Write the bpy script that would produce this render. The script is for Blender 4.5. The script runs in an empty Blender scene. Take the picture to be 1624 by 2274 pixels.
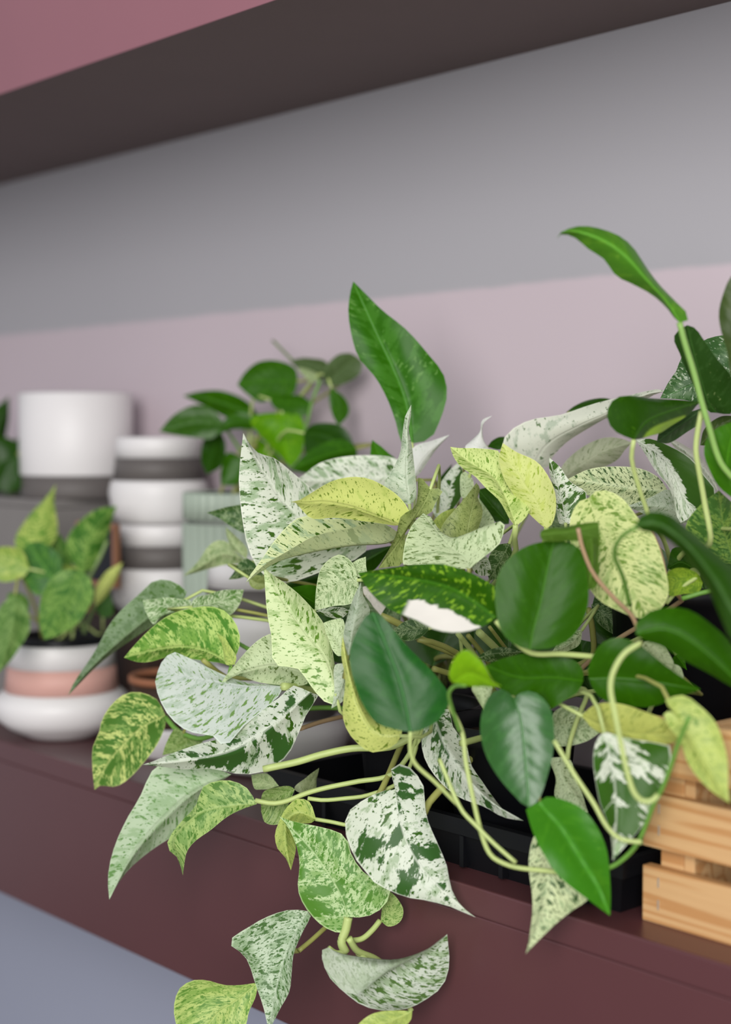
import bpy, bmesh, math, random
from mathutils import Vector, Matrix

random.seed(7)
scene = bpy.context.scene
COL = scene.collection

# ------------------------------------------------------------------ camera
cam_data = bpy.data.cameras.new('camera')
cam_data.sensor_fit = 'HORIZONTAL'
cam_data.sensor_width = 24.0
cam_data.lens = 50.0
cam_data.clip_start = 0.05
cam_data.dof.use_dof = True
cam_data.dof.focus_distance = 1.13
cam_data.dof.aperture_fstop = 2.8
cam_data.dof.aperture_blades = 0
cam = bpy.data.objects.new('camera', cam_data)
COL.objects.link(cam)
heading, pitch = math.atan(3022 / math.hypot(3383, 172)), math.atan(172 / 3383)
fwd = Vector((-math.cos(heading) * math.cos(pitch), math.sin(heading) * math.cos(pitch), -math.sin(pitch)))
cam.location = (0, 0, 1.45)
cam.rotation_euler = fwd.to_track_quat('-Z', 'Y').to_euler()
scene.camera = cam

# ------------------------------------------------------------------ light and exposure
world = bpy.data.worlds.new('shop_daylight')
scene.world = world
world.use_nodes = True
world.node_tree.nodes['Background'].inputs[0].default_value = (0.90, 0.93, 1.0, 1)
world.node_tree.nodes['Background'].inputs[1].default_value = 0.50


def area(name, loc, target, sx, sy, power, col):
    l = bpy.data.lights.new(name, 'AREA')
    l.shape = 'RECTANGLE'
    l.size, l.size_y, l.energy, l.color = sx, sy, power, col
    o = bpy.data.objects.new(name, l)
    COL.objects.link(o)
    o.location = loc
    o.rotation_euler = (Vector(target) - Vector(loc)).to_track_quat('-Z', 'Y').to_euler()
    return o


area('shop_window_light', (0.85, -1.35, 2.1), (-0.95, 0.85, 1.3), 1.7, 1.7, 95, (1.0, 0.975, 0.95))
scene.view_settings.view_transform = 'Standard'
scene.view_settings.look = 'None'
scene.view_settings.gamma = 1.0
scene.view_settings.use_curve_mapping = False
scene.view_settings.exposure = 0.0
scene.render.film_transparent = False
scene.cycles.max_bounces = 8
scene.cycles.use_denoising = True


# ------------------------------------------------------------------ helpers
def lin(c):
    return tuple(((v / 255) / 12.92 if v / 255 <= 0.04045 else ((v / 255 + 0.055) / 1.055) ** 2.4) for v in c) + (1.0,)


def new_mat(name):
    m = bpy.data.materials.new(name)
    m.use_nodes = True
    nt = m.node_tree
    return m, nt, nt.nodes['Principled BSDF']


def mix(nt, fac, a, b):
    n = nt.nodes.new('ShaderNodeMix')
    n.data_type = 'RGBA'
    for sock, v in ((n.inputs[0], fac), (n.inputs[6], a), (n.inputs[7], b)):
        if hasattr(v, 'links'):
            nt.links.new(v, sock)
        else:
            sock.default_value = v
    return n.outputs[2]


def math_node(nt, op, a, b=None):
    n = nt.nodes.new('ShaderNodeMath')
    n.operation = op
    for i, v in enumerate((a, b)):
        if v is None:
            continue
        if hasattr(v, 'links'):
            nt.links.new(v, n.inputs[i])
        else:
            n.inputs[i].default_value = v
    return n.outputs[0]


def step(nt, val, lo, hi):
    n = nt.nodes.new('ShaderNodeMapRange')
    n.interpolation_type = 'SMOOTHSTEP'
    nt.links.new(val, n.inputs[0])
    n.inputs[1].default_value, n.inputs[2].default_value = lo, hi
    return n.outputs[0]


def noise(nt, vec, scale, detail=2.0, rough=0.5):
    n = nt.nodes.new('ShaderNodeTexNoise')
    if vec is not None:
        nt.links.new(vec, n.inputs['Vector'])
    n.inputs['Scale'].default_value = scale
    n.inputs['Detail'].default_value = detail
    n.inputs['Roughness'].default_value = rough
    return n.outputs['Fac']


def plain(name, rgb, rough=0.6, var=0.06, scale=30.0, bump=0.0, spec=0.4, metal=0.0):
    m, nt, b = new_mat(name)
    tc = nt.nodes.new('ShaderNodeTexCoord')
    f = noise(nt, tc.outputs['Object'], scale, 4)
    c = lin(rgb)
    dark = tuple(v * (1 - var) for v in c[:3]) + (1,)
    lite = tuple(min(1, v * (1 + var)) for v in c[:3]) + (1,)
    nt.links.new(mix(nt, f, dark, lite), b.inputs['Base Color'])
    b.inputs['Roughness'].default_value = rough
    b.inputs['Specular IOR Level'].default_value = spec
    b.inputs['Metallic'].default_value = metal
    if bump:
        bn = nt.nodes.new('ShaderNodeBump')
        bn.inputs['Strength'].default_value = bump
        bn.inputs['Distance'].default_value = 0.002
        nt.links.new(f, bn.inputs['Height'])
        nt.links.new(bn.outputs[0], b.inputs['Normal'])
    return m


def link(name, me, mat, parent=None):
    o = bpy.data.objects.new(name, me)
    COL.objects.link(o)
    for m in (mat if isinstance(mat, (list, tuple)) else [mat]):
        me.materials.append(m)
    if parent is not None:
        o.parent = parent
        if parent.parent is None:
            o.matrix_parent_inverse = Matrix.Translation(-parent.location)
    return o


def shade(me):
    me.polygons.foreach_set('use_smooth', [True] * len(me.polygons))


def thing(name, label, cat, loc, group=None):
    o = bpy.data.objects.new(name, None)
    o.empty_display_size = 0.02
    COL.objects.link(o)
    o.location = loc
    tag(o, label, cat, group)
    return o


def tag(o, label, cat, group=None):
    o['label'] = label
    o['category'] = cat
    if group:
        o['group'] = group


def box_mesh(name, x0, x1, y0, y1, z0, z1, bevel=0.0):
    bm = bmesh.new()
    bmesh.ops.create_cube(bm, size=1)
    for v in bm.verts:
        v.co = Vector((x0 + (v.co.x + .5) * (x1 - x0), y0 + (v.co.y + .5) * (y1 - y0), z0 + (v.co.z + .5) * (z1 - z0)))
    if bevel:
        bmesh.ops.bevel(bm, geom=bm.edges[:], offset=bevel, segments=2, affect='EDGES', profile=0.6)
    me = bpy.data.meshes.new(name)
    bm.to_mesh(me)
    bm.free()
    return me


def lathe(name, profile, centre, seg=48, rib=None):
    """profile: (radius, z) pairs from inside bottom up and round to outside bottom, or any open chain"""
    verts, faces = [], []
    n = len(profile)
    for i in range(seg):
        a = 2 * math.pi * i / seg
        for r, z in profile:
            rr = r + (rib(a) if rib and r > 0.04 else 0.0)
            verts.append((centre[0] + rr * math.cos(a), centre[1] + rr * math.sin(a), z))
    for i in range(seg):
        j = (i + 1) % seg
        for k in range(n - 1):
            faces.append((i * n + k, j * n + k, j * n + k + 1, i * n + k + 1))
    me = bpy.data.meshes.new(name)
    me.from_pydata(verts, [], faces)
    bm = bmesh.new()
    bm.from_mesh(me)
    bmesh.ops.remove_doubles(bm, verts=bm.verts, dist=1e-6)
    bmesh.ops.recalc_face_normals(bm, faces=bm.faces)
    bm.to_mesh(me)
    bm.free()
    shade(me)
    return me


def catmull(P, n):
    """n+1 points evenly spaced along a centripetal-ish spline through P"""
    P = [Vector(p) for p in P]
    Q = [P[0] * 2 - P[1]] + P + [P[-1] * 2 - P[-2]]
    fine = []
    for i in range(1, len(Q) - 2):
        a, b, c, d = Q[i - 1], Q[i], Q[i + 1], Q[i + 2]
        chord = (c - b).length
        m1 = (c - a) * (chord / max(1e-6, (c - b).length + (b - a).length))
        m2 = (d - b) * (chord / max(1e-6, (d - c).length + (c - b).length))
        for k in range(10):
            t = k / 10
            h = (2 * t ** 3 - 3 * t ** 2 + 1, t ** 3 - 2 * t ** 2 + t, -2 * t ** 3 + 3 * t ** 2, t ** 3 - t ** 2)
            fine.append(b * h[0] + m1 * h[1] + c * h[2] + m2 * h[3])
    fine.append(P[-1])
    acc = [0.0]
    for a, b in zip(fine, fine[1:]):
        acc.append(acc[-1] + (b - a).length)
    out, j = [], 0
    for k in range(n + 1):
        s = acc[-1] * k / n
        while j < len(acc) - 2 and acc[j + 1] < s:
            j += 1
        w = (s - acc[j]) / max(1e-9, acc[j + 1] - acc[j])
        out.append(fine[j].lerp(fine[j + 1], min(1, max(0, w))))
    return out


def tube_mesh(name, path, r0, r1, seg=8, n=None):
    pts = catmull(path, n or max(8, 5 * (len(path) - 1)))
    verts, faces = [], []
    up = Vector((0.3, 0.2, 1)).normalized()
    for i, p in enumerate(pts):
        d = (pts[min(i + 1, len(pts) - 1)] - pts[max(i - 1, 0)]).normalized()
        s = d.cross(up)
        if s.length < 1e-4:
            s = d.cross(Vector((1, 0, 0)))
        s.normalize()
        u = s.cross(d)
        r = r0 + (r1 - r0) * i / (len(pts) - 1)
        for k in range(seg):
            a = 2 * math.pi * k / seg
            verts.append(p + (s * math.cos(a) + u * math.sin(a)) * r)
    for i in range(len(pts) - 1):
        for k in range(seg):
            l = (k + 1) % seg
            faces.append((i * seg + k, i * seg + l, (i + 1) * seg + l, (i + 1) * seg + k))
    faces.append(tuple(range(seg))[::-1])
    faces.append(tuple((len(pts) - 1) * seg + k for k in range(seg)))
    me = bpy.data.meshes.new(name)
    me.from_pydata(verts, [], faces)
    shade(me)
    return me


# ------------------------------------------------------------------ leaf materials
# base, mid tone, fleck colour, patch colour; thresholds (lower = more of it)
W, CR, LM, YE = (226, 233, 215), (216, 226, 172), (178, 198, 98), (214, 220, 100)
GG, DG, MG = (164, 188, 150), (54, 98, 16), (92, 140, 52)
STY = {
    'white': (W, GG, DG, DG, .52, .585, .66), 'white_big': (W, GG, DG, DG, .53, .60, .60),
    'white_lime': (CR, GG, DG, DG, .55, .585, .63), 'whitegrey': ((214, 218, 202), (178, 190, 170), (96, 122, 84), DG, .56, .64, .70),
    'greywhite': ((202, 212, 202), (172, 190, 170), (112, 150, 78), (104, 148, 60), .54, .59, .625),
    'greywhite_curl': ((212, 222, 206), (170, 192, 156), (84, 120, 56), (84, 126, 50), .5, .55, .66),
    'white_split': (W, GG, DG, DG, .55, .60, .52), 'white_patch': ((222, 230, 212), (172, 192, 158), DG, (50, 94, 36), .55, .60, .535),
    'half_dark': ((222, 230, 212), (172, 192, 158), DG, (46, 90, 22), .55, .60, .60), 'white_green': ((222, 230, 212), (150, 180, 130), DG, (50, 98, 20), .55, .60, .485),
    'purewhite': ((226, 228, 222), (200, 208, 196), GG, DG, .6, .68, .8),
    'pale': ((196, 208, 184), (166, 184, 156), (110, 136, 92), DG, .52, .62, .75),
    'palegrey': ((182, 194, 172), (156, 172, 146), (106, 132, 92), DG, .52, .60, .75),
    'pinkwhite': ((206, 200, 190), (188, 186, 172), (150, 160, 130), DG, .55, .66, .8),
    'cream': ((206, 222, 176), (164, 186, 136), (96, 122, 58), DG, .55, .60, .70),
    'cream_green': ((202, 218, 172), (154, 178, 128), (86, 116, 54), DG, .52, .59, .68),
    'cream_dark': ((210, 222, 172), (166, 188, 140), (48, 84, 36), DG, .55, .565, .66),
    'cream_lime': ((212, 228, 172), (170, 196, 130), (98, 142, 46), (96, 142, 40), .54, .59, .66),
    'cream_big': ((210, 220, 148), (172, 194, 116), (108, 142, 52), (122, 156, 56), .52, .57, .60),
    'lime': ((184, 202, 108), (160, 182, 96), (108, 146, 48), (100, 142, 40), .52, .60, .66),
    'lime_fleck': ((206, 222, 140), (172, 196, 108), (104, 144, 34), (100, 140, 30), .54, .58, .62),
    'palelime': ((176, 192, 142), (150, 172, 120), (112, 142, 80), MG, .52, .60, .68),
    'yellow': ((214, 224, 128), (196, 212, 112), (110, 138, 34), (110, 140, 34), .56, .60, .68),
    'yellow_bright': ((224, 234, 148), (210, 224, 122), (158, 184, 58), (150, 180, 50), .55, .61, .70),
    'yellowgreen': ((184, 206, 116), (140, 176, 84), (92, 140, 50), (90, 140, 48), .50, .56, .62),
    'yellowmottle': ((202, 216, 128), (122, 160, 78), (70, 120, 42), (76, 124, 44), .49, .54, .56),
    'olive': ((150, 164, 98), (132, 148, 84), (88, 108, 46), (76, 100, 36), .52, .59, .68),
    'olive_yellow': ((186, 194, 100), (164, 176, 90), (118, 138, 46), (112, 140, 36), .55, .62, .68),
    'olivegrey': ((168, 174, 148), (146, 156, 126), (98, 114, 76), DG, .54, .63, .72),
    'olivegreen': ((150, 172, 106), (118, 148, 76), (76, 112, 44), DG, .5, .58, .62),
    'olivedull': ((132, 142, 104), (118, 130, 90), (90, 106, 66), DG, .5, .6, .8),
    'greygreen': ((132, 156, 118), (108, 136, 92), (76, 112, 50), (62, 112, 40), .5, .58, .64),
    'greygreen_lite': ((188, 208, 174), (160, 188, 144), (104, 148, 82), (110, 152, 84), .52, .59, .68),
    'green_marble': ((196, 212, 172), (146, 174, 122), (80, 124, 52), (82, 128, 48), .5, .55, .60),
    'limegreen': ((182, 210, 116), (118, 164, 66), (86, 140, 46), (78, 136, 42), .5, .56, .535),
    'greenlip': ((170, 196, 116), (130, 166, 90), (84, 130, 50), (80, 128, 44), .5, .57, .56),
    'greenmottle': ((188, 214, 154), (136, 176, 98), (80, 134, 42), (80, 134, 38), .5, .54, .54),
    'greencurl': ((178, 202, 126), (140, 172, 96), (92, 138, 56), (86, 134, 50), .52, .57, .6),
    'marble_grey': ((188, 206, 176), (150, 176, 136), (70, 110, 52), (74, 116, 52), .5, .545, .62),
    'palegreyb': ((176, 190, 170), GG, DG, DG, .5, .6, .7),
    'mottle': ((128, 162, 72), (90, 136, 64), (54, 102, 40), (62, 110, 44), .5, .54, .56),
    'dark_mottle': ((142, 162, 118), (100, 130, 80), (44, 82, 36), (48, 86, 36), .5, .53, .52),
    'dark_white': ((60, 98, 52), (92, 124, 80), (176, 192, 164), (196, 204, 190), .52, .58, .62),
    'darkfold': ((40, 74, 24), (50, 84, 34), (120, 142, 84), (96, 124, 70), .55, .68, .74),
    'darkolive': ((52, 70, 26), (62, 78, 34), (52, 70, 26), (58, 74, 30), .55, .7, .8),
    'dark_grey': ((48, 74, 38), (62, 86, 52), (50, 70, 40), (44, 66, 32), .55, .7, .8),
    'dark_lime_edge': ((34, 70, 6), (40, 78, 8), (58, 98, 14), (40, 76, 8), .55, .66, .8),
    'dark_var': ((40, 84, 3), (52, 98, 6), (118, 160, 34), (112, 152, 40), .55, .60, .63),
    'dark': ((36, 72, 10), (42, 80, 14), (58, 98, 24), (40, 76, 12), .55, .68, .8),
    'dark_gloss': ((40, 84, 3), (44, 90, 5), (56, 104, 14), (42, 88, 5), .55, .70, .8),
    'bluedark': ((26, 82, 24), (32, 90, 26), (42, 100, 32), (30, 86, 24), .55, .70, .8),
    'gloss': ((42, 92, 34), (50, 102, 40), (62, 114, 50), (48, 98, 36), .55, .70, .8),
    'midgreen': ((54, 118, 18), (62, 126, 22), (72, 134, 28), (58, 122, 20), .55, .70, .8),
    'foldgreen': ((72, 104, 32), (80, 112, 40), (70, 98, 48), (70, 98, 48), .55, .70, .8),
    'limebright': ((110, 158, 14), (118, 164, 18), (124, 168, 24), (112, 158, 16), .55, .7, .8),
    'lime_green': ((150, 180, 52), (122, 158, 42), (96, 136, 36), (100, 140, 36), .5, .55, .6),
    'green': ((54, 108, 12), (62, 116, 16), (78, 132, 28), (58, 110, 14), .55, .66, .8),
    'topgreen': ((76, 132, 34), (92, 146, 38), (104, 154, 46), (80, 136, 36), .55, .66, .8),
    'upright': ((42, 96, 6), (60, 114, 30), (88, 134, 58), (36, 86, 4), .52, .62, .66),
    'blurlime': ((186, 204, 104), (140, 174, 76), (90, 140, 50), (100, 150, 50), .5, .56, .58),
    'blurhalf': ((146, 180, 88), (96, 144, 56), (60, 116, 36), (56, 110, 30), .5, .54, .52),
    'blurgreen': ((124, 164, 76), (86, 134, 52), (56, 106, 40), (64, 116, 44), .5, .55, .55),
    'blurdark': ((82, 128, 52), (60, 108, 48), (46, 92, 40), (54, 98, 40), .5, .56, .56),
    'blurmottle': ((130, 164, 92), (98, 138, 66), (74, 116, 50), (72, 116, 50), .5, .55, .58),
    'fgreen': ((44, 92, 2), (54, 104, 5), (72, 120, 12), (46, 92, 4), .55, .66, .8),
    'fgreen_gloss': ((48, 88, 20), (58, 98, 26), (72, 112, 34), (46, 88, 18), .55, .66, .8),
    'fbright': ((80, 136, 4), (94, 148, 8), (124, 170, 26), (78, 130, 4), .52, .62, .8),
    'fdark': ((30, 68, 2), (36, 74, 4), (46, 86, 10), (32, 70, 4), .55, .7, .8),
    'fgrey': ((76, 96, 56), (88, 108, 70), (100, 118, 80), (76, 96, 56), .55, .66, .8),
}
LEAF_MAT = {}


def leaf_material(kind):
    if kind in LEAF_MAT:
        return LEAF_MAT[kind]
    base, mid, fleck, patch, t_mid, t_fleck, t_patch = STY[kind]
    green = sum(base) < 300
    m, nt, b = new_mat('leaf_' + kind)
    at = nt.nodes.new('ShaderNodeAttribute')
    at.attribute_name = 'blade'
    sep = nt.nodes.new('ShaderNodeSeparateXYZ')
    nt.links.new(at.outputs['Vector'], sep.inputs[0])
    x, y, s = sep.outputs
    ax = math_node(nt, 'ABSOLUTE', x)
    side = math_node(nt, 'SIGN', x)
    oi = nt.nodes.new('ShaderNodeObjectInfo')
    seed = math_node(nt, 'MULTIPLY', oi.outputs['Random'], 91.0)
    along = math_node(nt, 'ADD', math_node(nt, 'MULTIPLY', ax, .72), math_node(nt, 'MULTIPLY', y, .69))
    across = math_node(nt, 'SUBTRACT', math_node(nt, 'MULTIPLY', y, .72), math_node(nt, 'MULTIPLY', ax, .69))

    def field(ka, kc, off, scale, detail, rough):
        c = nt.nodes.new('ShaderNodeCombineXYZ')
        nt.links.new(math_node(nt, 'ADD', math_node(nt, 'MULTIPLY', along, ka), seed), c.inputs[0])
        nt.links.new(math_node(nt, 'MULTIPLY', across, kc), c.inputs[1])
        nt.links.new(math_node(nt, 'ADD', math_node(nt, 'MULTIPLY', side, 4.0), off), c.inputs[2])
        return noise(nt, c.outputs[0], scale, detail, rough)

    f_low = field(3, 6, 47, 1.0, 2, .5)
    f_mid = field(5, 15, 0, 1.0, 6, .68)
    f_fleck = field(13, 40, 11, 1.0, 3, .6)
    f_speck = field(30, 84, 31, 1.0, 2, .5)
    f_patch = field(2.4, 7.5, 23, 1.0, 6, .62)
    col = mix(nt, step(nt, f_mid, t_mid - .04, t_mid + .06), lin(base), lin(mid))
    f_fleck = math_node(nt, 'ADD', f_fleck, math_node(nt, 'MULTIPLY', math_node(nt, 'SUBTRACT', f_low, .5), .45))
    f_speck = math_node(nt, 'ADD', f_speck, math_node(nt, 'MULTIPLY', math_node(nt, 'SUBTRACT', f_low, .5), -.25))
    col = mix(nt, step(nt, f_fleck, t_fleck + .004, t_fleck + .036), col, lin(fleck))
    if not green:
        col = mix(nt, step(nt, f_speck, t_fleck + .045, t_fleck + .075), col, lin(fleck))
    col = mix(nt, step(nt, f_patch, t_patch, t_patch + .03), col, lin(patch))
    if kind == 'dark_var':      # the white sector near the stalk on the lower half
        f = math_node(nt, 'MULTIPLY', step(nt, math_node(nt, 'ADD', x, math_node(nt, 'MULTIPLY', f_mid, .10)), .165, .18), step(nt, math_node(nt, 'SUBTRACT', .62, y), 0, .04))
        col = mix(nt, f, col, lin((216, 212, 204)))
    if kind == 'half_dark':
        f = step(nt, math_node(nt, 'ADD', x, math_node(nt, 'MULTIPLY', math_node(nt, 'SUBTRACT', f_patch, .5), .35)), .05, .062)
        col = mix(nt, f, col, lin((46, 90, 20)))
    if kind == 'dark_lime_edge':
        f = math_node(nt, 'MULTIPLY', step(nt, x, .07, .10), step(nt, math_node(nt, 'SUBTRACT', .8, y), 0, .05))
        col = mix(nt, f, col, lin((132, 168, 48)))
    # midrib and margin
    rib = math_node(nt, 'SUBTRACT', 1.0, step(nt, ax, .004, .016))
    ribcol = tuple(min(255, int(v * (1.25 if green else 1.0) + (14 if green else 4))) for v in base)
    col = mix(nt, math_node(nt, 'MULTIPLY', rib, .5), col, lin(ribcol))
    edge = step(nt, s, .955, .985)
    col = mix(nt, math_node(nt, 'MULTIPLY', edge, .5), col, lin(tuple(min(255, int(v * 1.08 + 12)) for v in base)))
    geo = nt.nodes.new('ShaderNodeNewGeometry')
    under = lin(tuple(int(v * .62 + w * .38) for v, w in zip(base, (170, 184, 150))))
    col = mix(nt, math_node(nt, 'MULTIPLY', geo.outputs['Backfacing'], .62), col, under)
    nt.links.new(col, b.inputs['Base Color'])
    b.inputs['Roughness'].default_value = .32 if green else .42
    b.inputs['Specular IOR Level'].default_value = {'gloss': .55, 'dark_gloss': .12, 'upright': .14}.get(kind, .2 if green else .3)
    # lateral veins and the slight quilting between them
    vein = math_node(nt, 'SINE', math_node(nt, 'MULTIPLY', across, 62.0))
    hgt = math_node(nt, 'ADD', math_node(nt, 'MULTIPLY', vein, .2 if kind in ('gloss', 'midgreen') else .09), math_node(nt, 'ADD', f_patch, math_node(nt, 'MULTIPLY', rib, -.9)))
    bn = nt.nodes.new('ShaderNodeBump')
    bn.inputs['Strength'].default_value = .32
    bn.inputs['Distance'].default_value = .0016
    nt.links.new(hgt, bn.inputs['Height'])
    nt.links.new(bn.outputs[0], b.inputs['Normal'])
    tr = nt.nodes.new('ShaderNodeBsdfTranslucent')
    warm = mix(nt, .25, col, lin((104, 160, 12)) if green else lin((206, 218, 120)))
    nt.links.new(warm, tr.inputs[0])
    ms = nt.nodes.new('ShaderNodeMixShader')
    ms.inputs[0].default_value = .14 if green else .26
    nt.links.new(b.outputs[0], ms.inputs[1])
    nt.links.new(tr.outputs[0], ms.inputs[2])
    nt.links.new(ms.outputs[0], nt.nodes['Material Output'].inputs[0])
    LEAF_MAT[kind] = m
    return m


STEM_RGB = {'pale': (176, 192, 120), 'green': (104, 150, 62), 'fresh': (130, 168, 86), 'pink': (168, 140, 108), 'olive': (150, 152, 84), 'dullgreen': (110, 132, 78)}
STEM_MAT = {k: plain('stem_' + k, v, .45, .16, 60, 0, .4) for k, v in STEM_RGB.items()}
SOIL = plain('potting_soil', (44, 34, 28), .95, .5, 160, .8, .1)
BLACK = plain('black_nursery_plastic', (13, 14, 18), .45, .12, 40, .05, .3)


def leaf_mesh(M, L, R, n=18, h=5):
    M, L, R = [Vector(p) * 1e-4 for p in M], [Vector(p) * 1e-4 for p in L], [Vector(p) * 1e-4 for p in R]
    m, l, r = catmull(M, n), catmull(L, n), catmull(R, n)
    length = sum((b - a).length for a, b in zip(m, m[1:]))
    verts, uv, faces = [], [], []
    w = 2 * h + 1
    phase = (M[0].x * 977 + M[0].z * 531) % 6.28
    for i in range(n + 1):
        t = i / n
        nrm = (r[i] - m[i]).cross(m[min(i + 1, n)] - m[max(i - 1, 0)])
        nrm2 = (m[i] - l[i]).cross(m[min(i + 1, n)] - m[max(i - 1, 0)])
        nrm = (nrm + nrm2)
        nrm = nrm.normalized() if nrm.length > 1e-9 else Vector((0, 0, 0))
        for k in range(-h, h + 1):
            s = k / h
            e = r[i] if s > 0 else l[i]
            a = abs(s)
            p = m[i].lerp(e, a)
            arch = (e - m[i]).length * .10 * math.sin(math.pi * a) * math.sin(math.pi * min(1, t * 1.05))
            ripple = length * .016 * a * a * math.sin(t * 13 + phase + (1.7 if s > 0 else 0)) * math.sin(math.pi * t)
            verts.append(p + nrm * (arch + ripple))
            uv += [s * (e - m[i]).length / length, t, a]
    for i in range(n):
        for k in range(w - 1):
            faces.append((i * w + k, i * w + k + 1, (i + 1) * w + k + 1, (i + 1) * w + k))
    # the upper side is the side that most of the blade turns to the front of the shelf
    me = bpy.data.meshes.new('leaf')
    cam_pos = Vector((0, 0, 1.45))
    tot = 0.0
    for f in faces:
        a, b, c, d = (verts[q] for q in f)
        tot += (c - a).cross(d - b).dot(cam_pos - a)
    if tot < 0:
        faces = [f[::-1] for f in faces]
    me.from_pydata([tuple(v) for v in verts], [], faces)
    att = me.attributes.new('blade', 'FLOAT_VECTOR', 'POINT')
    att.data.foreach_set('vector', uv)
    shade(me)
    return me


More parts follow.
